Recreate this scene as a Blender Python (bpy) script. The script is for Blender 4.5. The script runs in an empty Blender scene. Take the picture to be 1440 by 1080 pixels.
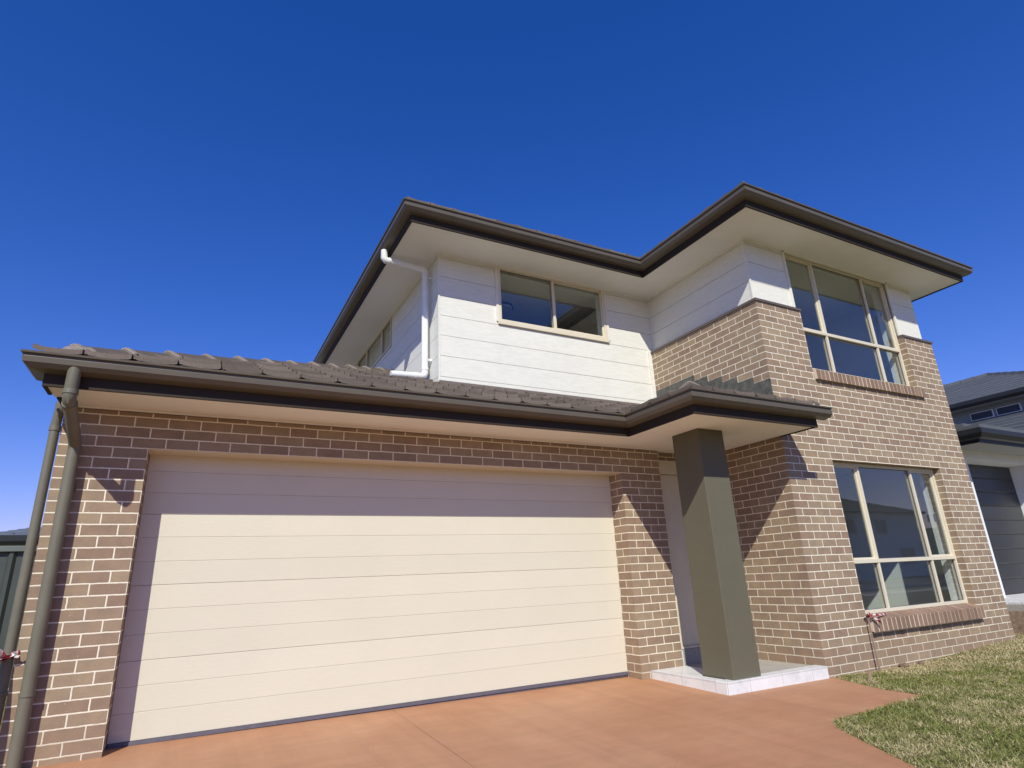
import bpy, bmesh, math, random
import numpy as np
from mathutils import Vector, Matrix
random.seed(7)
rng = np.random.default_rng(7)
sc = bpy.context.scene
COL = sc.collection

# ------------------------------------------------------------------ materials
def new_mat(name):
    m = bpy.data.materials.new(name); m.use_nodes = True
    nt = m.node_tree; nt.nodes.clear()
    out = nt.nodes.new('ShaderNodeOutputMaterial')
    b = nt.nodes.new('ShaderNodeBsdfPrincipled')
    nt.links.new(b.outputs[0], out.inputs[0])
    return m, nt, b, out

def nd(nt, t, **kw):
    n = nt.nodes.new(t)
    for k, v in kw.items():
        if k.startswith('i_'):
            n.inputs[k[2:].replace('_', ' ')].default_value = v
        else:
            setattr(n, k, v)
    return n

def ramp(nt, src, stops):
    r = nt.nodes.new('ShaderNodeValToRGB')
    e = r.color_ramp.elements
    e[0].position, e[0].color = stops[0][0], (*stops[0][1], 1)
    e[1].position, e[1].color = stops[-1][0], (*stops[-1][1], 1)
    for p, c in stops[1:-1]:
        x = e.new(p); x.color = (*c, 1)
    nt.links.new(src, r.inputs[0])
    return r.outputs[0]

def mixc(nt, fac, a, b, mode='MIX'):
    m = nt.nodes.new('ShaderNodeMix'); m.data_type = 'RGBA'; m.blend_type = mode
    for s, v in ((m.inputs[0], fac), (m.inputs[6], a), (m.inputs[7], b)):
        if hasattr(v, 'links') or hasattr(v, 'is_linked'):
            nt.links.new(v, s)
        elif isinstance(v, (int, float)):
            s.default_value = v
        else:
            s.default_value = (*v, 1)
    return m.outputs[2]

def g3(v): return (v, v, v)

def coords(nt, scale=(1, 1, 1), kind='Object'):
    tc = nt.nodes.new('ShaderNodeTexCoord')
    mp = nt.nodes.new('ShaderNodeMapping'); mp.inputs['Scale'].default_value = scale
    nt.links.new(tc.outputs[kind], mp.inputs[0])
    return mp.outputs[0]

def noise(nt, vec, scale, detail=4, rough=.55):
    n = nt.nodes.new('ShaderNodeTexNoise')
    n.inputs['Scale'].default_value = scale; n.inputs['Detail'].default_value = detail
    n.inputs['Roughness'].default_value = rough
    nt.links.new(vec, n.inputs['Vector'])
    return n.outputs['Fac']

def bump(nt, b, h, strength, dist):
    n = nt.nodes.new('ShaderNodeBump'); n.inputs['Strength'].default_value = strength
    n.inputs['Distance'].default_value = dist
    nt.links.new(h, n.inputs['Height']); nt.links.new(n.outputs[0], b.inputs['Normal'])
    return n

def plain(name, col, rough=.5, var=.06, nscale=6, bmp=0, bscale=80, spec=.5, metal=0, stretch=(1, 1, 1), coat=0):
    m, nt, b, o = new_mat(name)
    v = coords(nt, stretch)
    n = noise(nt, v, nscale)
    c = ramp(nt, n, [(.3, g3(1 - var)), (.7, g3(1 + 0))])
    nt.links.new(mixc(nt, 1., col, c, 'MULTIPLY'), b.inputs['Base Color'])
    b.inputs['Roughness'].default_value = rough
    b.inputs['Specular IOR Level'].default_value = spec
    b.inputs['Metallic'].default_value = metal
    if bmp:
        bump(nt, b, noise(nt, v, bscale, 3), bmp, .004)
    return m

def brick_mat():
    m, nt, b, o = new_mat('brick')
    uv = nt.nodes.new('ShaderNodeTexCoord').outputs['UV']
    ob = coords(nt)
    # wobble the joints a little so that they are not ruled lines
    wob = nt.nodes.new('ShaderNodeTexNoise'); wob.inputs['Scale'].default_value = 22; wob.inputs['Detail'].default_value = 2
    nt.links.new(uv, wob.inputs['Vector'])
    sub = nd(nt, 'ShaderNodeVectorMath', operation='SUBTRACT'); nt.links.new(wob.outputs['Color'], sub.inputs[0]); sub.inputs[1].default_value = (.5, .5, .5)
    scl = nd(nt, 'ShaderNodeVectorMath', operation='SCALE'); nt.links.new(sub.outputs[0], scl.inputs[0]); scl.inputs['Scale'].default_value = .006
    add = nd(nt, 'ShaderNodeVectorMath', operation='ADD'); nt.links.new(uv, add.inputs[0]); nt.links.new(scl.outputs[0], add.inputs[1])
    bt = nt.nodes.new('ShaderNodeTexBrick')
    nt.links.new(add.outputs[0], bt.inputs['Vector'])
    bt.inputs['Scale'].default_value = 1; bt.inputs['Mortar Size'].default_value = .0060
    bt.inputs['Mortar Smooth'].default_value = .25; bt.inputs['Brick Width'].default_value = .24
    bt.inputs['Row Height'].default_value = .086
    bt.inputs['Color1'].default_value = (.300, .208, .145, 1)
    bt.inputs['Color2'].default_value = (.372, .285, .190, 1)
    bt.inputs['Mortar'].default_value = (.0, .0, .0, 1)
    n1 = noise(nt, ob, 9, 5, .6); n2 = noise(nt, ob, 150, 3)
    c = mixc(nt, 1., bt.outputs['Color'], ramp(nt, n1, [(.25, (.78, .79, .82)), (.75, (1.12, 1.08, 1.04))]), 'MULTIPLY')
    c = mixc(nt, .8, c, ramp(nt, n2, [(.25, g3(.72)), (.75, g3(1.22))]), 'MULTIPLY')
    # pale flecks in the clay and dark pits
    vo = nt.nodes.new('ShaderNodeTexVoronoi'); vo.inputs['Scale'].default_value = 34; nt.links.new(ob, vo.inputs['Vector'])
    spk = ramp(nt, vo.outputs['Distance'], [(.05, g3(1)), (.13, g3(0))])
    pick = nt.nodes.new('ShaderNodeSeparateColor'); nt.links.new(vo.outputs['Color'], pick.inputs[0])
    sel = ramp(nt, pick.outputs[0], [(.80, g3(0)), (.84, g3(1))])
    c = mixc(nt, mixc(nt, 1., spk, sel, 'MULTIPLY'), c, (.62, .52, .40))
    mort = ramp(nt, noise(nt, ob, 40, 4), [(.25, (.76, .67, .52)), (.75, (.88, .80, .65))])
    c = mixc(nt, bt.outputs['Fac'], c, mort)
    # faint rain-washed staining over large areas
    big = noise(nt, coords(nt, (1, 1, .35)), 1.3, 4)
    c = mixc(nt, 1., c, ramp(nt, big, [(.3, g3(.93)), (.7, g3(1.03))]), 'MULTIPLY')
    sp = nt.nodes.new('ShaderNodeSeparateXYZ'); nt.links.new(ob, sp.inputs[0])
    nz_ = nd(nt, 'ShaderNodeMath', operation='MULTIPLY_ADD'); nt.links.new(noise(nt, ob, 6, 5, .7), nz_.inputs[0]); nz_.inputs[1].default_value = -.32; nt.links.new(sp.outputs[2], nz_.inputs[2])
    dirt = ramp(nt, nz_.outputs[0], [(.0, g3(.28)), (.015, g3(.0))])
    c = mixc(nt, dirt, c, (.30, .205, .13))
    nt.links.new(c, b.inputs['Base Color'])
    b.inputs['Roughness'].default_value = .88; b.inputs['Specular IOR Level'].default_value = .25
    inv = nd(nt, 'ShaderNodeMath', operation='SUBTRACT'); inv.inputs[0].default_value = 1; nt.links.new(bt.outputs['Fac'], inv.inputs[1])
    add2 = nd(nt, 'ShaderNodeMath', operation='MULTIPLY_ADD'); nt.links.new(n2, add2.inputs[0]); add2.inputs[1].default_value = .35; nt.links.new(inv.outputs[0], add2.inputs[2])
    bump(nt, b, add2.outputs[0], .8, .005)
    return m

def sill_mat():
    m, nt, b, o = new_mat('sill_brick')
    ob = coords(nt)
    geo = nt.nodes.new('ShaderNodeNewGeometry')
    c = ramp(nt, geo.outputs['Random Per Island'], [(0, (.20, .125, .085)), (1, (.29, .185, .125))])
    c = mixc(nt, .9, c, ramp(nt, noise(nt, ob, 120, 3), [(.25, g3(.7)), (.75, g3(1.25))]), 'MULTIPLY')
    nt.links.new(c, b.inputs['Base Color']); b.inputs['Roughness'].default_value = .9
    bump(nt, b, noise(nt, ob, 120, 3), .5, .004)
    return m

def tile_mat(name, col, var=.25):
    m, nt, b, o = new_mat(name)
    ob = coords(nt); geo = nt.nodes.new('ShaderNodeNewGeometry')
    c = ramp(nt, geo.outputs['Random Per Island'], [(0, tuple(x * (1 - var) for x in col)), (1, tuple(x * (1 + var) for x in col))])
    c = mixc(nt, .9, c, ramp(nt, noise(nt, ob, 60, 5, .65), [(.25, g3(.72)), (.75, g3(1.2))]), 'MULTIPLY')
    c = mixc(nt, 1., c, ramp(nt, noise(nt, ob, 3, 4), [(.3, g3(.88)), (.7, g3(1.08))]), 'MULTIPLY')
    nt.links.new(c, b.inputs['Base Color']); b.inputs['Roughness'].default_value = .8
    b.inputs['Specular IOR Level'].default_value = .35
    bump(nt, b, noise(nt, ob, 180, 3), .45, .003)
    return m

def glass_mat():
    m, nt, b, o = new_mat('glass')
    nt.nodes.remove(b)
    tr = nt.nodes.new('ShaderNodeBsdfTransparent'); tr.inputs[0].default_value = (.92, .945, .935, 1)
    gl = nt.nodes.new('ShaderNodeBsdfGlossy'); gl.inputs['Roughness'].default_value = .0
    gl.inputs['Color'].default_value = (.97, .95, .90, 1)
    n = noise(nt, coords(nt), 1.6, 1)
    bp = nt.nodes.new('ShaderNodeBump'); bp.inputs['Strength'].default_value = .06; bp.inputs['Distance'].default_value = .02
    nt.links.new(n, bp.inputs['Height']); nt.links.new(bp.outputs[0], gl.inputs['Normal'])
    fr = nt.nodes.new('ShaderNodeLayerWeight'); fr.inputs['Blend'].default_value = .5
    mx = nt.nodes.new('ShaderNodeMixShader')
    pw = nd(nt, 'ShaderNodeMath', operation='POWER'); nt.links.new(fr.outputs['Facing'], pw.inputs[0]); pw.inputs[1].default_value = 5
    ma = nd(nt, 'ShaderNodeMath', operation='MULTIPLY_ADD'); nt.links.new(pw.outputs[0], ma.inputs[0]); ma.inputs[1].default_value = .92; ma.inputs[2].default_value = .075
    nt.links.new(ma.outputs[0], mx.inputs[0]); nt.links.new(tr.outputs[0], mx.inputs[1]); nt.links.new(gl.outputs[0], mx.inputs[2])
    nt.links.new(mx.outputs[0], o.inputs[0])
    return m

def concrete_drive():
    m, nt, b, o = new_mat('terracotta_concrete')
    ob = coords(nt)
    base = ramp(nt, noise(nt, ob, .9, 6, .6), [(.25, (.40, .186, .094)), (.5, (.450, .226, .121)), (.78, (.51, .276, .156))])
    st = noise(nt, coords(nt, (1, 3.2, 1)), 3.2, 6, .7)
    c = mixc(nt, .8, base, ramp(nt, st, [(.3, g3(.86)), (.62, g3(1.0)), (.78, (1.16, 1.18, 1.2))]), 'MULTIPLY')
    c = mixc(nt, .7, c, ramp(nt, noise(nt, ob, 240, 3), [(.25, g3(.84)), (.75, g3(1.12))]), 'MULTIPLY')
    vo = nt.nodes.new('ShaderNodeTexVoronoi'); vo.inputs['Scale'].default_value = 5; nt.links.new(ob, vo.inputs['Vector'])
    spk = ramp(nt, vo.outputs['Distance'], [(.012, g3(1)), (.03, g3(0))])
    c = mixc(nt, spk, c, (.55, .40, .29))
    scf = ramp(nt, noise(nt, coords(nt, (2, 5, 1)), 4.5, 8, .75), [(.66, g3(0)), (.76, g3(.35))])
    c = mixc(nt, scf, c, (.52, .32, .22))
    # long dusty tyre scuffs towards the garage and damp-looking darker drifts
    tyre = noise(nt, coords(nt, (3.4, .16, 1)), 1.7, 5, .6)
    c = mixc(nt, .5, c, ramp(nt, tyre, [(.34, g3(.86)), (.5, g3(1.0)), (.68, (1.10, 1.11, 1.12))]), 'MULTIPLY')
    grit = nt.nodes.new('ShaderNodeTexVoronoi'); grit.inputs['Scale'].default_value = 46; nt.links.new(ob, grit.inputs['Vector'])
    gs = nt.nodes.new('ShaderNodeSeparateColor'); nt.links.new(grit.outputs['Color'], gs.inputs[0])
    gsel = ramp(nt, gs.outputs[1], [(.93, g3(0)), (.95, g3(.8))])
    c = mixc(nt, mixc(nt, 1., ramp(nt, grit.outputs['Distance'], [(.10, g3(1)), (.22, g3(0))]), gsel, 'MULTIPLY'), c, (.20, .10, .06))
    nt.links.new(c, b.inputs['Base Color']); b.inputs['Roughness'].default_value = .62
    b.inputs['Specular IOR Level'].default_value = .3
    bump(nt, b, noise(nt, ob, 90, 4), .18, .004)
    return m

def ground_mat():
    m, nt, b, o = new_mat('turf_ground')
    ob = coords(nt)
    c = ramp(nt, noise(nt, ob, 1.6, 6, .65), [(.3, (.11, .12, .035)), (.5, (.18, .165, .065)), (.7, (.28, .23, .12))])
    c = mixc(nt, .9, c, ramp(nt, noise(nt, ob, 45, 5, .7), [(.3, g3(.55)), (.7, g3(1.35))]), 'MULTIPLY')
    nt.links.new(c, b.inputs['Base Color']); b.inputs['Roughness'].default_value = .95
    b.inputs['Specular IOR Level'].default_value = .1
    bump(nt, b, noise(nt, ob, 45, 5, .7), .8, .02)
    return m

def grass_mat():
    m, nt, b, o = new_mat('grass_blades')
    at = nt.nodes.new('ShaderNodeAttribute'); at.attribute_name = 'blade'
    nt.links.new(at.outputs['Color'], b.inputs['Base Color'])
    b.inputs['Roughness'].default_value = .6; b.inputs['Specular IOR Level'].default_value = .25
    tl = nt.nodes.new('ShaderNodeBsdfTranslucent'); nt.links.new(at.outputs['Color'], tl.inputs[0])
    mx = nt.nodes.new('ShaderNodeMixShader'); mx.inputs[0].default_value = .3
    nt.links.new(b.outputs[0], mx.inputs[1]); nt.links.new(tl.outputs[0], mx.inputs[2]); nt.links.new(mx.outputs[0], o.inputs[0])
    return m

def speckle(name, lo, hi, scale, bmp=.5, rough=.9):
    m, nt, b, o = new_mat(name)
    ob = coords(nt)
    c = ramp(nt, noise(nt, ob, scale, 5, .7), [(.3, lo), (.7, hi)])
    c = mixc(nt, .8, c, ramp(nt, noise(nt, ob, 2, 4), [(.3, g3(.85)), (.7, g3(1.1))]), 'MULTIPLY')
    nt.links.new(c, b.inputs['Base Color']); b.inputs['Roughness'].default_value = rough
    bump(nt, b, noise(nt, ob, scale, 5), bmp, .01)
    return m

def marble_tile():
    m, nt, b, o = new_mat('pale_porch_tile')
    ob = coords(nt)
    c = ramp(nt, noise(nt, ob, 4, 8, .7), [(.35, (.62, .62, .63)), (.5, (.74, .735, .72)), (.7, (.80, .79, .77))])
    bt = nt.nodes.new('ShaderNodeTexBrick'); nt.links.new(nt.nodes.new('ShaderNodeTexCoord').outputs['UV'], bt.inputs['Vector'])
    bt.inputs['Scale'].default_value = 1; bt.inputs['Mortar Size'].default_value = .0022; bt.inputs['Brick Width'].default_value = .45
    bt.inputs['Row Height'].default_value = 2.0; bt.inputs['Color1'].default_value = (1, 1, 1, 1); bt.inputs['Color2'].default_value = (.93, .94, .95, 1)
    bt.inputs['Mortar'].default_value = (.55, .54, .52, 1); bt.offset = 0
    c = mixc(nt, 1., c, bt.outputs['Color'], 'MULTIPLY')
    nt.links.new(c, b.inputs['Base Color']); b.inputs['Roughness'].default_value = .35
    return m

def cladding_mat():
    m, nt, b, o = new_mat('white_cladding')
    v = coords(nt, (1, 1, 5))
    g = noise(nt, v, 7, 6, .7)
    c = mixc(nt, 1., (.80, .785, .70), ramp(nt, g, [(.25, g3(.86)), (.7, g3(1.0))]), 'MULTIPLY')
    c = mixc(nt, .6, c, ramp(nt, noise(nt, coords(nt), 1.1, 5), [(.3, g3(.93)), (.7, g3(1.02))]), 'MULTIPLY')
    nt.links.new(c, b.inputs['Base Color']); b.inputs['Roughness'].default_value = .75; b.inputs['Specular IOR Level'].default_value = .2
    bump(nt, b, noise(nt, coords(nt, (8, 8, 60)), 2.2, 5, .7), .35, .004)
    return m

def door_mat():
    m, nt, b, o = new_mat('cream_steel')
    grain = noise(nt, coords(nt, (1.2, 1, 26)), 9, 6, .7)
    c = mixc(nt, 1., (.705, .655, .525), ramp(nt, grain, [(.25, g3(.94)), (.75, g3(1.0))]), 'MULTIPLY')
    geo = nt.nodes.new('ShaderNodeNewGeometry')
    c = mixc(nt, 1., c, ramp(nt, geo.outputs['Random Per Island'], [(0, (.91, .935, .915)), (1, (1.0, 1.0, 1.0))]), 'MULTIPLY')
    c = mixc(nt, .7, c, ramp(nt, noise(nt, coords(nt), 1.5, 5), [(.3, g3(.95)), (.7, g3(1.0))]), 'MULTIPLY')
    nt.links.new(c, b.inputs['Base Color']); b.inputs['Roughness'].default_value = .5; b.inputs['Specular IOR Level'].default_value = .3
    bump(nt, b, grain, .5, .003)
    return m

def tape_mat():
    m, nt, b, o = new_mat('barrier_tape')
    uv = nt.nodes.new('ShaderNodeTexCoord').outputs['UV']
    sp = nt.nodes.new('ShaderNodeSeparateXYZ'); nt.links.new(uv, sp.inputs[0])
    ad = nd(nt, 'ShaderNodeMath', operation='ADD'); nt.links.new(sp.outputs[0], ad.inputs[0]); nt.links.new(sp.outputs[1], ad.inputs[1])
    fr = nd(nt, 'ShaderNodeMath', operation='FRACT'); nt.links.new(ad.outputs[0], fr.inputs[0])
    c = ramp(nt, fr.outputs[0], [(.48, (.33, .018, .028)), (.52, (.58, .50, .50))])
    nt.links.new(c, b.inputs['Base Color']); b.inputs['Roughness'].default_value = .35
    return m

M = dict(
    brick=brick_mat(), sill=sill_mat(), glass=glass_mat(), drive=concrete_drive(), ground=ground_mat(), grass=grass_mat(),
    tile=tile_mat('brown_roof_tile', (.150, .118, .094)), slate=tile_mat('slate_roof_tile', (.105, .112, .125), .12),
    bluetile=tile_mat('bluegrey_roof_tile', (.13, .15, .19), .15),
    mortarcap=speckle('cap_mortar', (.27, .235, .20), (.40, .36, .31), 40, .4),
    starter_litlip=speckle('starter_mortar_lit_lip', (.185, .150, .120), (.275, .230, .190), 40, .4),  # mortar of the hip starter, also the painted sunlit lips of ridge caps
    clad=cladding_mat(), door=door_mat(), porch=marble_tile(), tape=tape_mat(),
    fascia=plain('brown_fascia', (.040, .029, .020), .7, .12, 5, .08, spec=.25),
    gutter=plain('brown_gutter', (.132, .112, .084), .42, .12, 4, spec=.45),
    column=plain('olive_render', (.128, .118, .079), .75, .06, 9, .35, 140, .3),
    pipe=plain('olive_pipe', (.165, .152, .110), .5, .15, 7, .06, 60, .4),
    whitepipe=plain('white_pipe', (.80, .80, .78), .4, .06, 8, spec=.4),
    soffit=plain('white_soffit', (.88, .865, .80), .85, .05, 3, .12, 120, .2),
    frame=plain('cream_aluminium', (.70, .63, .48), .4, .05, 5, spec=.5),
    capping=plain('dark_cap', (.125, .098, .085), .6, .15, 10, .1),
    lead=speckle('lead_flashing', (.055, .055, .046), (.15, .148, .125), 14, .4, .7),
    rubber=plain('rubber_seal', (.13, .12, .15), .6, .2, 20),
    plaster=plain('white_plaster', (.84, .85, .83), .9, .04, 2, spec=.2),
    carpet=plain('grey_carpet', (.14, .125, .115), .95, .25, 60, .4, 200, .1),
    timber=speckle('raw_timber', (.30, .19, .12), (.46, .33, .23), 30, .4),
    redtimber=speckle('reddish_timber', (.26, .165, .115), (.36, .25, .175), 30, .4),
    fence=plain('dark_green_steel', (.060, .070, .064), .45, .12, 4, spec=.4),
    cappale=plain('grey_green_cap', (.135, .155, .140), .45, .1, 4, spec=.4),
    nwall=plain('pale_render', (.55, .57, .58), .85, .08, 3, .3, 90, .2),
    nwhite=plain('white_render', (.80, .80, .79), .85, .05, 3, .3, 90, .2),
    ngrey=plain('grey_render', (.30, .31, .31), .85, .08, 3, .3, 90, .2),
    ndark=plain('charcoal_steel', (.032, .033, .036), .38, .2, 5, spec=.5, stretch=(1, 1, 8)),
    nfascia=plain('black_fascia', (.022, .024, .028), .5, .2, 5),
    nsoffit=plain('grey_soffit', (.42, .42, .41), .9, .05, 3),
    gravel=speckle('white_gravel', (.42, .40, .38), (.78, .77, .75), 38, 1.), conc=speckle('grey_concrete', (.30, .275, .24), (.43, .40, .355), 30, .3),
    asphalt=speckle('asphalt', (.035, .036, .038), (.065, .065, .065), 90, .6),
    soil=speckle('brown_soil', (.10, .065, .04), (.24, .16, .10), 18, 1.),
    lampglow=plain('frosted_lamp', (.75, .75, .74), .5, .02, 3),
    hill=plain('wooded_hill', (.045, .060, .045), .95, .3, .01),
)

# ------------------------------------------------------------------ mesh helpers
class MB:
    def __init__(s): s.v = []; s.f = []; s.uv = []; s.m = []
    def face(s, pts, uv=None, m=0):
        i = len(s.v); s.v += [tuple(p) for p in pts]; s.f.append(tuple(range(i, i + len(pts))))
        s.uv.append(uv or [(0, 0)] * len(pts)); s.m.append(m)
    def box(s, x0, x1, y0, y1, z0, z1, m=0):
        P = [(x0, y0, z0), (x1, y0, z0), (x1, y1, z0), (x0, y1, z0), (x0, y0, z1), (x1, y0, z1), (x1, y1, z1), (x0, y1, z1)]
        s.poly(P, [(0, 3, 2, 1), (4, 5, 6, 7), (0, 1, 5, 4), (1, 2, 6, 5), (2, 3, 7, 6), (3, 0, 4, 7)], m)
    def poly(s, P, F, m=0):
        i = len(s.v); s.v += [tuple(p) for p in P]
        for f in F:
            s.f.append(tuple(i + k for k in f)); s.uv.append([(P[k][0] - P[k][1], P[k][2]) for k in f]); s.m.append(m)
    def prism(s, pts2, lift, a, b, m=0):            # lift(p, t) -> xyz
        n = len(pts2); P = [lift(p, a) for p in pts2] + [lift(p, b) for p in pts2]
        F = [tuple(range(n - 1, -1, -1)), tuple(range(n, 2 * n))] + [(k, (k + 1) % n, n + (k + 1) % n, n + k) for k in range(n)]
        s.poly(P, F, m)
    def tube(s, pts, r, n=16, m=0, caps=True):
        pts = [Vector(p) for p in pts]; rings = []
        d0 = (pts[1] - pts[0]).normalized(); up = Vector((0, 0, 1)) if abs(d0.z) < .9 else Vector((1, 0, 0))
        x = d0.cross(up).normalized(); y = x.cross(d0)
        prev = d0
        for k, p in enumerate(pts):
            din = (pts[k] - pts[k - 1]).normalized() if k else d0
            dout = (pts[k + 1] - pts[k]).normalized() if k < len(pts) - 1 else din
            q = prev.rotation_difference(din); x = q @ x; y = q @ y; prev = din
            t = (din + dout).normalized(); ring = []
            for a in range(n):
                w = x * math.cos(2 * math.pi * a / n) * r + y * math.sin(2 * math.pi * a / n) * r
                # slide along din to the mitre plane
                w = w - din * (w.dot(t) / max(.2, din.dot(t)))
                ring.append(p + w)
            rings.append(ring)
        i = len(s.v)
        P = [q for rg in rings for q in rg]; F = []
        for k in range(len(rings) - 1):
            for a in range(n):
                F.append((k * n + a, k * n + (a + 1) % n, (k + 1) * n + (a + 1) % n, (k + 1) * n + a))
        if caps:
            F.append(tuple(range(n - 1, -1, -1))); F.append(tuple(range((len(rings) - 1) * n, len(rings) * n)))
        s.poly(P, F, m)
    def sweep(s, path, prof, m=0, closed_ends=True):   # path: axis-aligned corners (x,y); prof: (outward offset, z); outward = right of travel
        n = len(path); segs = []
        for k in range(n - 1):
            d = Vector(path[k + 1]) - Vector(path[k]); d.normalize(); segs.append((d, Vector((d.y, -d.x))))
        rings = []
        for k in range(n):
            ring = []
            for o, z in prof:
                p = Vector(path[k])
                if k == 0: w = segs[0][1] * o
                elif k == n - 1: w = segs[-1][1] * o
                else:
                    a, b2 = segs[k - 1][1], segs[k][1]; w = (a + b2) * (o / (1 + a.dot(b2)))
                ring.append((p.x + w.x, p.y + w.y, z))
            rings.append(ring)
        q = len(prof); P = [c for r_ in rings for c in r_]; F = []
        for k in range(n - 1):
            for a in range(q):
                F.append((k * q + a, k * q + (a + 1) % q, (k + 1) * q + (a + 1) % q, (k + 1) * q + a))
        if closed_ends:
            F.append(tuple(range(q - 1, -1, -1))); F.append(tuple(range((n - 1) * q, n * q)))
        s.poly(P, F, m)
    def build(s, name, mats, parent=None, bevel=0, smooth=False, fix=True):
        me = bpy.data.meshes.new(name); me.from_pydata(s.v, [], s.f)
        ul = me.uv_layers.new(name='UVMap'); flat = [c for u in s.uv for p in u for c in p]
        ul.data.foreach_set('uv', flat)
        mats = mats if isinstance(mats, (list, tuple)) else [mats]
        for mt in mats: me.materials.append(mt)
        me.polygons.foreach_set('material_index', s.m)
        if fix:
            bm = bmesh.new(); bm.from_mesh(me); bmesh.ops.recalc_face_normals(bm, faces=bm.faces)
            bm.to_mesh(me); bm.free()
        if smooth:
            me.polygons.foreach_set('use_smooth', [True] * len(me.polygons))
            if hasattr(me, 'set_sharp_from_angle'): me.set_sharp_from_angle(angle=math.radians(38))
        me.update()
        o = bpy.data.objects.new(name, me); COL.objects.link(o)
        if parent: o.parent = parent
        if bevel:
            bv = o.modifiers.new('edge', 'BEVEL'); bv.width = bevel; bv.segments = 2; bv.limit_method = 'ANGLE'; bv.angle_limit = math.radians(40)
        return o

def thing(name, label, cat, loc=(0, 0, 0), group=None):
    o = bpy.data.objects.new(name, None); COL.objects.link(o); o.location = loc; o.empty_display_size = .2
    return tag(o, label, cat, group)
def tag(o, label, cat, group=None, kind=None):
    o['label'] = label; o['category'] = cat
    if group: o['group'] = group
    if kind: o['kind'] = kind
    return o
def structure(o): o['kind'] = 'structure'; return o

def wall(mb, lift, u0, u1, z0, z1, holes, depth, uvo, ends=(True, True), jamb_uv=None, m=0, mj=None, top=True):
    """lift(u, z, d) -> xyz.  holes: (a, b, c, d) in u,z.  uvo(u) -> texture u on the face"""
    us = sorted({u0, u1, *[h[0] for h in holes], *[h[1] for h in holes]}); zs = sorted({z0, z1, *[h[2] for h in holes], *[h[3] for h in holes]})
    us = [u for u in us if u0 <= u <= u1]; zs = [z for z in zs if z0 <= z <= z1]
    jamb_uv = jamb_uv or (lambda d: d + .005)
    mj = m if mj is None else mj
    for a, b in zip(us, us[1:]):
        for c, d in zip(zs, zs[1:]):
            um, zm = (a + b) / 2, (c + d) / 2
            if any(h[0] < um < h[1] and h[2] < zm < h[3] for h in holes): continue
            mb.face([lift(a, c, 0), lift(b, c, 0), lift(b, d, 0), lift(a, d, 0)], [(uvo(a), c), (uvo(b), c), (uvo(b), d), (uvo(a), d)], m)
            mb.face([lift(a, c, depth), lift(a, d, depth), lift(b, d, depth), lift(b, c, depth)], None, m)
    def side(u, c, d):
        mb.face([lift(u, c, 0), lift(u, c, depth), lift(u, d, depth), lift(u, d, 0)], [(jamb_uv(0), c), (jamb_uv(depth), c), (jamb_uv(depth), d), (jamb_uv(0), d)], m)
    if ends[0]: side(u0, z0, z1)
    if ends[1]: side(u1, z0, z1)
    for h in holes:
        c, d = max(h[2], z0), min(h[3], z1)
        if h[0] > u0: side(h[0], c, d)
        if h[1] < u1: side(h[1], c, d)
        if d < z1: mb.face([lift(h[0], d, 0), lift(h[1], d, 0), lift(h[1], d, depth), lift(h[0], d, depth)], [(uvo(h[0]), d - .02), (uvo(h[1]), d - .02), (uvo(h[1]), d - .06), (uvo(h[0]), d - .06)], mj)
        if c > z0: mb.face([lift(h[0], c, 0), lift(h[1], c, 0), lift(h[1], c, depth), lift(h[0], c, depth)], None, m)

TP = .414
def tile_sheet(mb, o, du, ds, z0, n_u, run, clips, tw=.30, gauge=.32, tp=TP, m=0, sag=.007, seed=1):
    """real overlapping tiles on a roof plane: o eave start (x,y), du along the eave, ds up the slope in plan"""
    rr = random.Random(seed)
    bm = bmesh.new(); cosp = 1 / math.sqrt(1 + tp * tp); gp = gauge * cosp
    du = Vector((*du, 0)); ds = Vector((*ds, 0)); o = Vector((o[0], o[1], 0)); up = Vector((0, 0, 1))
    nr = int(run / gp) + 2
    # sarking sheet beneath
    q = [o - ds * .02, o + du * (n_u * tw) - ds * .02, o + du * (n_u * tw) + ds * (nr * gp), o + ds * (nr * gp)]
    vs = [bm.verts.new(p + up * (z0 - .012 + tp * max(-.02, (p - o).dot(ds)))) for p in q]; bm.faces.new(vs)
    t_ = [0, .06, .09, .3, .5, .7, .93, 1]
    hh = [.012, .012, .002, -.006, -.008, -.006, .001, .012]
    for r in range(nr):
        for k in range(n_u):
            j1, j2, j3 = rr.uniform(-.003, .003), rr.uniform(-.003, .004), rr.uniform(-.004, .004)
            rows = []
            for (s, dz, bot) in ((1.12, .004, 0), (0, .046 + j2, 0), (0, .046 + j2, 1)):
                row = []
                for t, h in zip(t_, hh):
                    p = o + du * ((k + .022 + t * .956) * tw) + ds * ((r + s) * gp + (j3 if s == 0 else 0))
                    z = z0 + tp * (r + s) * gp + dz + h * sag / .010 + (j1 * (t - .5)) - (.036 if bot else 0)
                    row.append(bm.verts.new((p.x, p.y, z)))
                rows.append(row)
            for a, b in zip(rows, rows[1:]):
                for i in range(len(t_) - 1): bm.faces.new((a[i], a[i + 1], b[i + 1], b[i]))
            bm.faces.new((rows[0][0], rows[1][0], rows[2][0])); bm.faces.new((rows[0][-1], rows[2][-1], rows[1][-1]))
    for co, no in clips:       # keep the side the normal points away from
        bmesh.ops.bisect_plane(bm, geom=bm.verts[:] + bm.edges[:] + bm.faces[:], plane_co=(*co, 0), plane_no=(*no, 0), clear_outer=True)
    bm.normal_update()
    idx = {v: i for i, v in enumerate(bm.verts)}
    mb.poly([v.co[:] for v in bm.verts], [tuple(idx[v] for v in f.verts) for f in bm.faces], m); bm.free()

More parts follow.
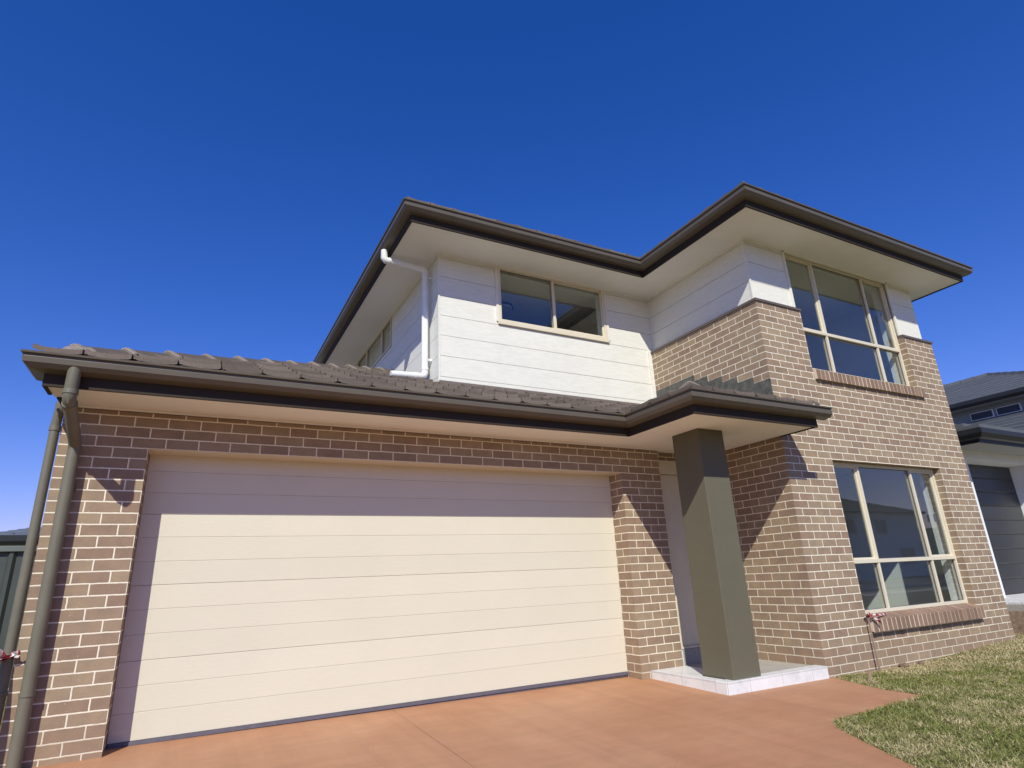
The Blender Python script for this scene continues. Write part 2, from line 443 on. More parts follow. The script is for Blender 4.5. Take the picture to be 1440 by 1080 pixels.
def ridge_caps(a, b, parent, mat, w=.125, L=.41, h=.062, name='ridge_cap'):
    a, b = Vector(a), Vector(b); d = (b - a); tot = d.length; d.normalize()
    side = d.cross(Vector((0, 0, 1))).normalized(); up = side.cross(d).normalized()
    n = max(1, int(tot / L)); step = tot / n
    for k in range(n):
        mb = MB(); pr = []
        jit = random.uniform(-.004, .004)
        for s_, lift, wd in ((0., .014, w + .006), (.02, .022, w + .010), (.11, .020, w + .009), (.13, .010, w + .002), (1.06, -.006, w - .008)):
            ring = []
            for t in (-1, -.8, -.45, -.15, .15, .45, .8, 1):
                ring.append((t * wd, h * (1 - abs(t) ** 1.15 * 1.45) + lift + jit))
            ring += [(wd * .93, ring[-1][1] - .035), (0, h - .055 + lift), (-wd * .93, ring[0][1] - .035)]
            pr.append([a + d * ((k + s_) * step) + side * x + up * z for x, z in ring])
        nn = len(pr[0]); P = [q for ring in pr for q in ring]; nr = len(pr)
        mb.poly(P, [tuple(range(nn - 1, -1, -1))] + [(g * nn + i, g * nn + (i + 1) % nn, (g + 1) * nn + (i + 1) % nn, (g + 1) * nn + i) for g in range(2) for i in range(nn)], 1)  # lower lip in a paler colour, sunlight painted onto the cap end
        mb.poly(P, [tuple(range((nr - 1) * nn, nr * nn))] + [(g * nn + i, g * nn + (i + 1) % nn, (g + 1) * nn + (i + 1) % nn, (g + 1) * nn + i) for g in range(2, nr - 1) for i in range(nn)], 0)
        mb.build(name, [mat, M['starter_litlip']], parent)

def gz(x, y):
    xc = min(max(x, -5), 12); yc = min(max(y, -9), 12)
    return -.042 - .005 * xc + .025 * yc
def gl(x, y):   # lawn level, rising a little beside the wing
    t = min(max((x - 7.6) / 2.6, 0), 1); t = t * t * (3 - 2 * t)
    return gz(x, y) - .012 + .085 * t * min(max((y + 3.5) / 2.0, 0), 1)

# ------------------------------------------------------------------ the house
house = thing('house', 'two-storey brown brick house with white upper cladding, cream garage door and porch column', 'house')
WF, SX = -1.054, 6.37           # wing front plane, wing side plane
GX1 = 4.805                     # right side of the garage opening

# garage front wall
mb = MB()
wall(mb, lambda u, z, d: (u, d, z), -.595, 5.40, -.25, 2.445, [(0, GX1, -.3, 2.15)], .24, lambda u: u + .12, m=0, mj=1)
wall(mb, lambda u, z, d: (-.595 + d, u, z), .24, 9.0, -.25, 2.445, [], .24, lambda u: u + .005, ends=(False, True))
mb.build('brick_wall', [M['brick'], M['frame']], house, fix=True)
# wing walls
mb = MB()
LW = (7.22, 9.57, .40, 2.226); UW = (7.22, 9.57, 3.40, 4.30)
wall(mb, lambda u, z, d: (u, WF + d, z), SX, 10.31, -.4, 4.214, [LW, UW], .11, lambda u: u - SX + .005, ends=(False, False), jamb_uv=lambda d: d + .125)
wall(mb, lambda u, z, d: (SX + d, u, z), WF, 1.06, -.4, 4.214, [], .11, lambda u: (u - WF) + .125, ends=(False, True))
wall(mb, lambda u, z, d: (10.31 - d, u, z), WF, 9.0, -.4, 4.214, [], .11, lambda u: (u - WF) + .125, ends=(False, True))
# brick ledge tops
mb.face([(SX, WF, 4.214), (UW[0], WF, 4.214), (UW[0], WF + .11, 4.214), (SX, WF + .11, 4.214)])
mb.build('brick_wall', M['brick'], house, fix=False)

# metal caps over the brick ledge
def cap_piece(x0, x1, y0, y1): 
    m_ = MB(); m_.box(x0, x1, y0, y1, 4.216, 4.256); return m_
mb = MB()
mb.sweep([(SX + .10, 1.0), (SX + .10, WF + .10), (7.225, WF + .10)], [(-.05, 4.217), (.118, 4.217), (.118, 4.250), (.10, 4.262), (-.05, 4.275)])
mb.build('capping', M['capping'], house)
mb = MB()
mb.sweep([(9.565, WF + .10), (10.21, WF + .10), (10.21, 8.9)], [(-.05, 4.217), (.118, 4.217), (.118, 4.250), (.10, 4.262), (-.05, 4.275)])
mb.build('capping', M['capping'], house)

# white cladding: boards with fine V joints
ZB = [4.83 - .278 * k for k in range(-2, 8)]
def boards(mb, lift, u0, u1, z0, z1, holes, depth=.02):
    zs = sorted([z0, z1] + [z for z in ZB if z0 + .02 < z < z1 - .02])
    for c, d in zip(zs, zs[1:]):
        g = .0032
        hs = [h for h in holes if h[2] < d and h[3] > c]
        cuts = sorted({u0, u1, *[x for h in hs for x in h[:2]]}); zc = sorted({c, d, *[z for h in hs for z in h[2:] if c < z < d]})
        for a, b in zip(cuts, cuts[1:]):
            for e, f in zip(zc, zc[1:]):
                if any(h[0] < (a + b) / 2 < h[1] and h[2] < (e + f) / 2 < h[3] for h in hs): continue
                lo = e + (g if e == c else 0); hi = f - (g if f == d else 0)
                mb.face([lift(a, lo, 0), lift(b, lo, 0), lift(b, hi, 0), lift(a, hi, 0)])
                if e == c: mb.face([lift(a, lo, 0), lift(b, lo, 0), lift(b, lo, .012), lift(a, lo, .012)])
                if f == d: mb.face([lift(a, hi, 0), lift(b, hi, 0), lift(b, hi, .012), lift(a, hi, .012)])
    # backing
    cuts = sorted({u0, u1, *[x for h in holes for x in h[:2]]}); zc = sorted({z0, z1, *[z for h in holes for z in h[2:]]})
    for a, b in zip(cuts, cuts[1:]):
        for e, f in zip(zc, zc[1:]):
            if any(h[0] < (a + b) / 2 < h[1] and h[2] < (e + f) / 2 < h[3] for h in holes): continue
            mb.face([lift(a, e, .012), lift(b, e, .012), lift(b, f, .012), lift(a, f, .012)])
YW, XW = .95, 2.885
GW = (3.745, 5.562, 4.315, 5.30); SW = (3.03, 5.35, 4.62, 5.30)
mb = MB()
boards(mb, lambda u, z, d: (u, YW + d, z), XW, SX + .06, 3.2, 5.19, [GW])
boards(mb, lambda u, z, d: (XW + d, u, z), YW, 9.0, 3.2, 5.19, [SW])
cl = mb.build('cladding', M['clad'], house, fix=False)
mb = MB(); mb.box(XW - .006, XW + .016, YW - .006, YW + .016, 3.25, 5.165); mb.build('corner_trim', M['clad'], cl)
mb = MB(); mb.box(SX - .062, SX - .003, YW - .020, YW - .001, 3.30, 4.27); mb.build('corner_trim', M['clad'], cl)
CX, CY = 6.43, -.985
mb = MB()
boards(mb, lambda u, z, d: (u, CY + d, z), CX, 10.23, 4.2, 5.19, [(7.22, 9.57, 4.1, 5.3)])
boards(mb, lambda u, z, d: (CX + d, u, z), CY, YW, 4.2, 5.19, [])
boards(mb, lambda u, z, d: (10.23 - d, u, z), CY, 9.0, 4.2, 5.19, [])
cl2 = mb.build('cladding', M['clad'], house, fix=False)
mb = MB(); mb.box(CX - .006, CX + .016, CY - .006, CY + .016, 4.262, 5.165); mb.build('corner_trim', M['clad'], cl2)
mb = MB(); mb.box(7.180, 7.2185, CY - .022, CY - .001, 4.264, 5.165); mb.build('corner_trim', M['clad'], cl2)
mb = MB(); mb.box(9.5715, 9.61, CY - .022, CY - .001, 4.264, 5.165); mb.build('corner_trim', M['clad'], cl2)

# ---- eaves.  paths run so that outward is on the right of travel
UP = [(2.31, 8.95), (2.31, .36), (5.86, .36), (5.86, -1.555), (10.72, -1.555), (10.72, 8.95)]
UP = UP  # travelling: down the left side, along the front
def flip(path): return path[::-1]
UPR = UP
LOW = [(-.66, -.30), (-.66, -.535), (4.535, -.535), (4.535, -1.53), (6.372, -1.53)]
def quad_gutter(z):      # outward offset, z (fascia bottom)
    return [(.001, z + .090), (.085, z + .104), (.113, z + .134), (.119, z + .170), (.111, z + .174), (.109, z + .192),
            (.128, z + .196), (.131, z + .209), (.120, z + .214), (.106, z + .208), (.104, z + .13), (.08, z + .108), (.004, z + .098)]
def eaves(path, z, zsof):
    f = MB(); f.sweep(path, [(-.022, z), (0, z), (0, z + .225), (-.022, z + .225)]); f.build('fascia', M['fascia'], house)
    g = MB(); g.sweep(path, quad_gutter(z)); return g.build('gutter', M['gutter'], house, smooth=False)
# outward side check: travelling (0,-1) the right-hand normal (d.y,-d.x) = (-1,0): outward on the left wall
g_up = eaves(UP, 5.150, 0)
LOWG = LOW[:-1] + [(6.50, -1.53)]
f = MB(); f.sweep(LOW, [(-.022, 2.45), (0, 2.45), (0, 2.675), (-.022, 2.675)]); f.build('fascia', M['fascia'], house)
g = MB(); g.sweep(LOWG, quad_gutter(2.45)); g_lo = g.build('gutter', M['gutter'], house)
f = MB(); f.box(-.622, -.598, -.22, 8.95, 2.452, 2.70); f.build('fascia', M['fascia'], house)
f = MB(); f.box(6.350, 6.372, -1.508, WF - .002, 2.452, 2.66); f.build('fascia', M['fascia'], house)   # porch end board
# soffit linings
def sheet(mb, pts, z, t=.006):
    mb.prism(pts, lambda p, t_: (p[0], p[1], t_), z, z + t)
mb = MB(); Z = 5.164
i_ = .021
sheet(mb, [(2.31 + i_, .36 + i_), (5.86 + i_, .36 + i_), (5.86 + i_, -1.555 + i_), (10.72 - i_, -1.555 + i_), (10.72 - i_, 8.9), (2.31 + i_, 8.9)], Z)
so = mb.build('soffit', M['soffit'], house)
# quad moulding where lining meets wall
mb = MB()
mb.sweep([(XW, 8.9), (XW, YW), (CX, YW), (CX, CY), (10.23, CY), (10.23, 8.9)], [(.001, 5.163), (.001, 5.147), (.022, 5.147), (.022, 5.163)])
mb.build('eave_mould', M['soffit'], so)
mb = MB(); Z = 2.463
sheet(mb, [(-.66 + i_, -.535 + i_), (4.535 + i_, -.535 + i_), (4.535 + i_, -1.53 + i_), (6.35, -1.53 + i_), (6.35, .3), (-.57, .3), (-.57, -.22), (-.66 + i_, -.22)], Z)
sl = mb.build('soffit', M['soffit'], house)
mb = MB(); mb.sweep([(-.595, .02), (-.595, -.001), (6.366, -.001)][1:], [(.001, 2.462), (.001, 2.449), (.018, 2.449), (.018, 2.462)])
mb.build('eave_mould', M['soffit'], sl)

# ---- lower roof (hip over the garage + porch hip)
ez = 2.668
EX, EY = -.745, -.62            # tile line at the eaves
PX, PY = 4.455, -1.61
r2 = math.sqrt(.5)
mb = MB()
# garage front plane
tile_sheet(mb, (EX, EY), (1, 0), (0, 1), ez, 27, 3.7, [((EX, EY), (-r2, r2)), ((XW + .02, 9), (0, 1)), ((PX, EY), (r2, -r2)), ((0, EY + 3.66), (0, 1))], seed=3)
# garage left plane
tile_sheet(mb, (EX, EY + 9.6), (0, -1), (1, 0), ez, 32, 3.7, [((EX, EY), (r2, -r2)), ((EX + 3.66, 0), (1, 0)), ((-.665, 0), (-1, 0))], seed=4)
# porch front plane, left plane
tile_sheet(mb, (PX, PY), (1, 0), (0, 1), ez, 7, 2.2, [((PX, PY), (-r2, r2)), ((SX - .004, 0), (1, 0))], seed=5)
tile_sheet(mb, (PX, PY + 3.0), (0, -1), (1, 0), ez, 10, 2.1, [((PX, PY), (r2, -r2)), ((SX - .004, 0), (1, 0)), ((PX, EY), (-r2, r2))], seed=6)
lr = mb.build('roof', M['tile'], house, fix=False)
ridge_caps((EX + .20, EY + .20, ez + .2 * TP + .0), (XW, EY + XW - EX, ez + (XW - EX) * TP), lr, M['tile'])
mb = MB()   # mortar-closed starter at the foot of the hip
a = Vector((EX + .20, EY + .20, ez + .2 * TP)); d_ = Vector((r2, r2, r2 * TP * 1.414 * r2)).normalized(); sd = Vector((r2, -r2, 0)); Zu = Vector((0, 0, 1)); P = []
for s_, k_, h_ in ((-.085, .62, .030), (-.06, .90, .088), (.0, 1.0, .104), (.11, 1.02, .096)):
    for t in (-1, -.82, -.55, -.25, 0, .25, .55, .82, 1):
        P.append(a + d_ * s_ + sd * (t * .135 * k_) + Zu * (h_ * (1 - abs(t) ** 1.6) - .035 + random.uniform(-.003, .003)))
F = [tuple(range(9)), tuple(range(35, 26, -1))] + [(g * 9 + i, g * 9 + i + 1, (g + 1) * 9 + i + 1, (g + 1) * 9 + i) for g in range(3) for i in range(8)]
mb.poly(P, F)
mb.build('hip_starter', M['starter_litlip'], lr)
ridge_caps((PX + .18, PY + .18, ez + .18 * TP), (SX - .02, PY + SX - .02 - PX, ez + (SX - .02 - PX) * TP), lr, M['tile'], w=.115, h=.058)
# valley tray
# stepped lead flashing against the wing
mb = MB()
steps = 0
def roofz(y): return ez + .03 + TP * min(y - PY, SX - PX)
y = WF - .0
while y < YW - .02:
    y1 = min(y + .24, YW - .02)
    top = math.floor((roofz(y1) + .155) / .086) * .086
    mb.prism([(y, roofz(y) - .06), (y1, roofz(y1) - .06), (y1, top), (y, top)], lambda p, t: (t, p[0], p[1]), SX - .007 - .001 * (steps % 2), SX - .0005)
    steps += 1; y = y1
mb.build('step_flashing', M['lead'], house)
mb = MB(); mb.prism([(XW + .0, 0), (SX - .05, 0), (SX - .05, 1), (XW + .0, 1)], lambda p, t: (p[0], YW - .05 + t * .045, ez + TP * (YW - .05 + t * .045 - EY) + .012 + (.06 if p[1] else 0) * (.2 + .8 * t)), 0, 1)
mb.build('apron_flashing', M['capping'], house)

# ---- upper roof: two crossing hips
mb = MB(); uz = 5.372
ax0, ay0 = 2.23, .28; bx0, by0, bx1 = 5.78, -1.635, 10.80; ay1 = 9.03
half = (bx1 - ax0) / 2
tile_sheet(mb, (ax0, ay0), (1, 0), (0, 1), uz, 29, half, [((ax0, ay0), (-r2, r2)), ((bx1, ay0), (r2, r2)), ((bx0, ay0), (r2, -r2))], seed=11)
tile_sheet(mb, (ax0, ay1), (0, -1), (1, 0), uz, 30, half, [((ax0, ay0), (r2, -r2)), ((ax0, ay1), (r2, r2))], seed=12)
tile_sheet(mb, (bx1, by0), (0, 1), (-1, 0), uz, 36, 2.6, [((bx1, by0), (-r2, -r2)), ((bx1, ay1), (-r2, r2)), ((bx1 - 2.51, 0), (-1, 0))], seed=13)
tile_sheet(mb, (bx1, ay0), (0, 1), (-1, 0), uz, 30, half, [((bx1, ay0), (-r2, -r2)), ((bx1, ay1), (-r2, r2)), ((bx1 - 2.51, 0), (1, 0))], seed=17)
tile_sheet(mb, (bx0, by0), (1, 0), (0, 1), uz, 17, 2.6, [((bx0, by0), (-r2, r2)), ((bx1, by0), (r2, r2))], seed=14)
tile_sheet(mb, (bx0, by0 + 4.2), (0, -1), (1, 0), uz, 14, 2.6, [((bx0, by0), (r2, -r2)), ((bx0, ay0), (-r2, r2)), ((bx0 + (bx1 - bx0) / 2, 0), (1, 0))], seed=15)
tile_sheet(mb, (bx1, ay1), (-1, 0), (0, -1), uz, 29, half, [((bx1, ay1), (r2, -r2)), ((ax0, ay1), (-r2, -r2))], seed=16)
ur = mb.build('roof', M['tile'], house, fix=False)
def up(x, y, d): return (x, y, uz + TP * d)
ridge_caps(up(ax0 + .45, ay0 + .45, .42), up(ax0 + half, ay0 + half, half), ur, M['tile'])
hb = (bx1 - bx0) / 2
ridge_caps(up(bx0 + .45, by0 + .45, .42), up(bx0 + hb, by0 + hb, hb), ur, M['tile'])
ridge_caps(up(bx1 - .45, by0 + .45, .42), up(bx0 + hb, by0 + hb, hb), ur, M['tile'])

# ---- downpipes
def pipe(pts, r, mat, collars=(), brackets=(), parent=house):
    m_ = MB(); m_.tube(pts, r, 20); o = m_.build('downpipe', mat, parent, smooth=True)
    for a, b in collars:
        c = MB(); c.tube([a, b], r + .005, 20); c.build('pipe_collar', mat, o, smooth=True)
    for bx in brackets:
        c = MB(); c.box(*bx); c.build('pipe_bracket', mat, o)
    return o
px, pr_ = -.478, .0425
pipe([(px, -.60, 2.58), (px, -.60, 2.375), (px - .0, -.585, 2.345), (px, -.10, 2.155), (px, -.068, 2.125), (px, -.068, 2.09), (px, -.068, -.12)], pr_, M['pipe'],
     collars=[((px, -.60, 2.42), (px, -.60, 2.385)), ((px, -.068, .405), (px, -.068, .425)), ((px, -.56, 2.335), (px, -.52, 2.319))],
     brackets=[(px - .05, px + .05, -.03, -.001, 1.80, 1.825)])
qx = -.634
pipe([(qx + .012, -.03, 2.47), (qx + .012, -.03, 2.40), (qx, -.0, 2.30), (qx, .0, 2.25), (qx, .0, -.12)], .033, M['pipe'],
     collars=[((qx, .0, 2.29), (qx, .0, 2.25)), ((qx, .0, .44), (qx, .0, .42))])
wy = 1.24; wp = .044
pipe([(2.238, wy, 5.21), (2.238, wy, 5.10), (2.262, wy, 5.072), (2.775, wy, 5.045), (2.805, wy, 5.02), (2.805, wy, 3.56), (2.79, wy, 3.525), (2.75, wy, 3.512), (2.36, wy, 3.497)], wp, M['whitepipe'],
     collars=[((2.805, wy, 4.985), (2.805, wy, 4.955)), ((2.805, wy, 3.60), (2.805, wy, 3.63)), ((2.70, wy, 3.510), (2.67, wy, 3.509)), ((2.30, wy, 5.0705), (2.33, wy, 5.069))],
     brackets=[(2.84, 2.884, wy - .045, wy - .03, 4.90, 4.93), (2.84, 2.884, wy - .045, wy - .03, 3.72, 3.75)])
pipe([(2.238, 6.05, 5.21), (2.238, 6.05, 5.10), (2.262, 6.05, 5.072), (2.80, 6.05, 5.045), (2.80, 6.05, 4.2)], wp, M['whitepipe'])

# ---- garage door: four panels of three planks
gd = MB(); gd.box(-.02, GX1 + .02, .262, .285, -.02, 2.2)
gdo = gd.build('garage_door', M['door'], house)
zj = [-.008, .182, .363, .5415, .730, .911, 1.094, 1.276, 1.467, 1.653, 1.83, 2.01, 2.20]
for k in range(4):
    p = MB()
    for j in range(3):
        a, b = zj[k * 3 + j], zj[k * 3 + j + 1]
        ga = .0013 if j == 0 else .0007; gb = .0013 if j == 2 else .0007
        p.prism([(.2390, a + ga), (.2378, a + ga + .003), (.2375, b - gb - .003), (.2390, b - gb), (.262, b - gb), (.262, a + ga)], lambda q, t: (t, q[0], q[1]), .004, GX1 - .004)
    p.build('door_panel', M['door'], gdo)
mb = MB(); mb.box(.004, GX1 - .004, .228, .252, -.036, -.009); mb.box(.004, GX1 - .004, .238, .256, -.052, -.036); mb.build('bottom_seal', M['rubber'], gdo)
mb = MB(); mb.box(.022, .115, .2355, .2374, .045, .075); mb.build('maker_plate', M['frame'], gdo)
mb = MB(); mb.box(GX1 + .02, GX1 + .3, .30, 6, -.1, 2.4); mb.build('interior_wall', M['plaster'], house)

# ---- front door in the porch
fd = MB()
fd.box(5.46, 6.36, .150, .19, .19, 2.18); fdo = fd.build('front_door', M['frame'], house)
mb = MB()
mb.box(5.402, 5.458, .115, .20, .19, 2.36); mb.box(5.458, 6.368, .115, .20, 2.185, 2.36); mb.box(5.402, 6.368, .105, .20, .165, .188)
mb.build('door_frame', M['frame'], fdo, bevel=.003)
mb = MB(); mb.box(5.40, 6.368, .135, .30, 2.36, 2.46); mb.build('brick_wall', M['brick'], house)
mb = MB(); mb.box(6.16, 6.20, .075, .15, 1.0, 1.03); mb.box(6.08, 6.20, .075, .09, 1.0, 1.03); mb.build('handle', M['rubber'], fdo)

# ---- porch slab with tiled edge, and column
mb = MB(); mb.box(5.03, SX - .003, -.94, .26, -.3, .004); po = mb.build('porch_slab', M['conc'], house)
def tiled(x0, x1, y0, y1, z0, z1):
    m_ = MB(); m_.box(x0, x1, y0, y1, z0, z1)
    return m_.build('edge_tile', M['porch'], po, bevel=.003)
tiled(4.935, SX - .002, -1.075, -1.063, -.22, .006)            # front riser
tiled(4.935, SX - .002, -1.076, -.93, .006, .014)              # front tread
tiled(4.930, 4.942, -1.060, -.003, -.22, .006)                 # side riser
tiled(4.929, 5.05, -.93, -.003, .006, .0135)                   # side tread
mb = MB(); mb.box(5.05, 5.40, -.60, -.003, .0035, .0125); mb.build('edge_tile', M['porch'], po)
mb = MB(); mb.box(5.402, SX - .003, .095, .26, .004, .163); st = mb.build('door_step', M['conc'], house)
mb = MB(); mb.box(5.3985, 5.412, -.004, .094, .0125, .165); mb.build('edge_tile', M['porch'], st)
mb = MB()
cx0, cx1, cy0, cy1 = 5.062, 5.432, -1.035, -.640
mb.box(cx0, cx1, cy0, cy1, .012, 2.463); mb.build('column', M['column'], house, bevel=.006)

# ---- windows
def window(x0, x1, z0, z1, y, cols, transom, fw=.038, sash=(), lift=None, name='window'):
    L = lift or (lambda u, d, z: (u, d, z))
    mb = MB()
    def bar(a, b, c, d, e, f):
        P = [L(a, c, e), L(b, c, e), L(b, d, e), L(a, d, e), L(a, c, f), L(b, c, f), L(b, d, f), L(a, d, f)]
        mb.poly(P, [(0, 3, 2, 1), (4, 5, 6, 7), (0, 1, 5, 4), (1, 2, 6, 5), (2, 3, 7, 6), (3, 0, 4, 7)])
    bar(x0, x0 + fw, y, y + .07, z0, z1); bar(x1 - fw, x1, y, y + .07, z0, z1)
    bar(x0 + fw, x1 - fw, y, y + .07, z0, z0 + fw); bar(x0 + fw, x1 - fw, y, y + .07, z1 - fw, z1)
    rows = [(z0 + fw, z1 - fw)]
    if transom:
        bar(x0 + fw, x1 - fw, y - .004, y + .066, transom - .022, transom + .022); rows = [(z0 + fw, transom - .022), (transom + .022, z1 - fw)]
    for c in cols:
        for a, b in rows: bar(c - .017, c + .017, y + .002, y + .068, a, b)
    o = mb.build(name, M['frame'], house, bevel=.0025)
    xs = [x0 + fw] + [v for c in cols for v in (c - .017, c + .017)] + [x1 - fw]
    cells = [(xs[k], xs[k + 1]) for k in range(0, len(xs), 2)]
    # sliding sashes set a step behind the frame
    for ci, ri in sash:
        a, b = cells[ci]; c, d = rows[ri]; s_ = .022; mb2 = mb; mb = MB()
        for q in ((a, a + s_, c, d), (b - s_, b, c, d), (a + s_, b - s_, c, c + s_), (a + s_, b - s_, d - s_, d)):
            bar(q[0], q[1], y + .022, y + .05, q[2], q[3])
        mb.build('sash', M['frame'], o, bevel=.002)
    mb = MB()
    for a, b in cells:
        for c, d in rows: bar(a - .004, b + .004, y + .034, y + .040, c - .004, d + .004)
    mb.build('pane', M['glass'], o)
    mb = MB(); g = .006
    for a, b in cells:
        for c, d in rows:
            for q in ((a, a + g, c, d), (b - g, b, c, d), (a + g, b - g, c, c + g), (a + g, b - g, d - g, d)): bar(q[0], q[1], y + .026, y + .034, q[2], q[3])
    mb.build('gasket', M['rubber'], o)
    return o, cells, rows
WY = -.966
w1, _, _ = window(7.222, 9.568, 3.43, 5.162, WY, (7.835, 8.995), 4.02, sash=((0, 1), (2, 1)))
w2, _, _ = window(7.222, 9.568, .452, 2.224, WY, (7.835, 8.995), 1.03, sash=((0, 1), (2, 1)))
w3, _, _ = window(3.752, 5.556, 4.322, 5.162, YW - .018, (4.645,), None, fw=.04, sash=((1, 0),))
w4, _, _ = window(3.05, 5.33, 4.63, 5.162, XW - .012, (3.62, 4.62), None, fw=.035, lift=lambda u, d, z: (d, u, z))
mb = MB(); mb.box(3.735, 5.572, YW - .03, YW - .001, 4.283, 4.318); mb.build('sill', M['frame'], w3)
M['wtrim'] = plain('pale_trim', (.76, .72, .63), .45, .04, 6)
def trim(x0, x1, z0, z1):
    m_ = MB(); m_.box(x0, x1, YW - .022, YW - .001, z0, z1); m_.build('window_trim', M['wtrim'], w3)
trim(3.714, 3.750, 4.32, 5.145); trim(5.558, 5.596, 4.32, 5.145)
mb = MB(); mb.box(9.28, 9.30, WY - .016, WY + .002, 4.46, 4.58); mb.build('latch', M['rubber'], w1)
mb = MB(); mb.box(9.28, 9.30, WY - .016, WY + .002, 1.50, 1.60); mb.build('latch', M['rubber'], w2)
def brick_sill(parent, x0, x1, ztop_in, ztop_out, yin, yout, h=.135):
    mo = MB(); br = MB(); n = round((x1 - x0) / .0865); w = (x1 - x0) / n
    for k in range(n):
        a, b = x0 + k * w + .0066, x0 + (k + 1) * w - .0066; j = random.uniform(-.003, .003)
        br.prism([(yout + j, ztop_out - h), (yout + j, ztop_out), (yin, ztop_in), (yin, ztop_in - h)], lambda p, t: (t, p[0], p[1] + j * .6), a, b)
    mo.prism([(yout + .0035, ztop_out - h + .004), (yout + .0035, ztop_out - .0035), (yin, ztop_in - .003), (yin, ztop_in - h + .004)], lambda p, t: (t, p[0], p[1]), x0 + .002, x1 - .002)
    o = br.build('brick_sill', M['sill'], parent, bevel=.004); mo.build('mortar', M['mortarjoint'], o)
M['mortarjoint'] = speckle('mortar_joint', (.56, .47, .36), (.70, .60, .46), 40, .3)
brick_sill(w1, 7.225, 9.66, 3.452, 3.395, WY + .06, WF - .040)
brick_sill(w2, 7.225, 9.60, .470, .405, WY + .06, WF - .062)

# ---- rooms behind the glass (plaster shells, floors, ceilings)
def room(x0, x1, y0, y1, z0, z1, hole, wall_depth, axis='y'):
    mb = MB()
    # front wall with opening and plaster reveal
    wall(mb, lambda u, z, d: (u, y0 - d, z), x0, x1, z0, z1, [hole], wall_depth, lambda u: u, ends=(False, False))
    mb.face([(x0, y0, z0), (x0, y1, z0), (x0, y1, z1), (x0, y0, z1)]); mb.face([(x1, y0, z0), (x1, y0, z1), (x1, y1, z1), (x1, y1, z0)])
    mb.face([(x0, y1, z0), (x1, y1, z0), (x1, y1, z1), (x0, y1, z1)])
    mb.build('interior_wall', M['plaster'], house, fix=False)
    mb = MB(); mb.box(x0, x1, y0, y1, z0 - .02, z0 - .001); mb.build('interior_floor', M['carpet'], house)
    mb = MB(); mb.box(x0, x1, y0, y1, z1 + .001, z1 + .02); mb.build('ceiling', M['plaster'], house)
room(6.56, 10.12, -.77, 4.2, .17, 2.44, (7.235, 9.555, .455, 2.30), .118)
room(6.56, 10.12, -.77, 4.2, 2.85, 5.13, (7.235, 9.555, 3.44, 5.10), .118)
room(3.0, 6.2, 1.14, 4.9, 2.85, 5.13, (3.765, 5.545, 4.335, 5.10), .10)
def downlight(x, y, z, r=.17):
    mb = MB(); mb.tube([(x, y, z), (x, y, z - .05), (x, y, z - .06)], r, 28); o = mb.build('ceiling_light', M['lampglow'], house, smooth=True)
    mb = MB()
    mb.tube([(x, y, z - .001), (x, y, z - .04)], r + .018, 28); mb.build('lamp_rim', M['ndark'], o, smooth=True)
downlight(4.35, 2.0, 5.13)
downlight(8.3, 1.2, 5.13)

# ------------------------------------------------------------------ setting: ground, driveway, road
def gridsheet(name, xs, ys, zf, mat):
    V = [(x, y, zf(x, y)) for y in ys for x in xs]; n = len(xs)
    F = [(j * n + i, j * n + i + 1, (j + 1) * n + i + 1, (j + 1) * n + i) for j in range(len(ys) - 1) for i in range(n - 1)]
    me = bpy.data.meshes.new(name); me.from_pydata(V, [], F); me.materials.append(mat); me.update()
    o = bpy.data.objects.new(name, me); COL.objects.link(o); return structure(o)
far = [-1500, -600, -200, -80, -40, -20]
xs = far + [-12 + .5 * k for k in range(14)] + [-5 + .25 * k for k in range(70)] + [13, 15, 18, 22, 30, 45, 80, 200, 600, 1500]
ys = far + [-14, -12] + [-9 + .25 * k for k in range(85)] + [13, 16, 20, 30, 45, 80, 200, 600, 1500]
gridsheet('ground', xs, ys, gl, M['ground'])
EDGE = [(6.45, -1.06), (6.35, -1.35), (6.25, -1.70), (6.28, -2.02), (5.82, -2.07), (5.36, -2.11), (4.98, -2.13), (4.84, -2.16), (4.67, -2.37), (4.49, -2.71), (4.29, -3.09), (3.92, -3.9), (3.55, -5.2), (3.4, -7), (3.4, -9), (3.4, -12.9)]
DRV = [(-.95, .6), (6.45, .6)] + EDGE + [(-.95, -12.9), (-.95, -9)]
mb = MB()
def dz(x, y): return gz(x, y)
bm = bmesh.new()
top = [bm.verts.new((x, y, 0)) for x, y in DRV]; bm.faces.new(top)
bmesh.ops.triangulate(bm, faces=bm.faces[:])
for c in [-9 + .5 * k for k in range(20)]:
    bmesh.ops.bisect_plane(bm, geom=bm.verts[:] + bm.edges[:] + bm.faces[:], plane_co=(0, c, 0), plane_no=(0, 1, 0))
for c in [-.5 + .5 * k for k in range(14)]:
    bmesh.ops.bisect_plane(bm, geom=bm.verts[:] + bm.edges[:] + bm.faces[:], plane_co=(c, 0, 0), plane_no=(1, 0, 0))
for v in bm.verts: v.co.z = dz(v.co.x, v.co.y)
ext = bmesh.ops.extrude_face_region(bm, geom=bm.faces[:])
for e in ext['geom']:
    if isinstance(e, bmesh.types.BMVert): e.co.z -= .09
bmesh.ops.recalc_face_normals(bm, faces=bm.faces[:])
me = bpy.data.meshes.new('driveway'); bm.to_mesh(me); bm.free(); me.materials.append(M['drive'])
drv = bpy.data.objects.new('driveway', me); COL.objects.link(drv); structure(drv)
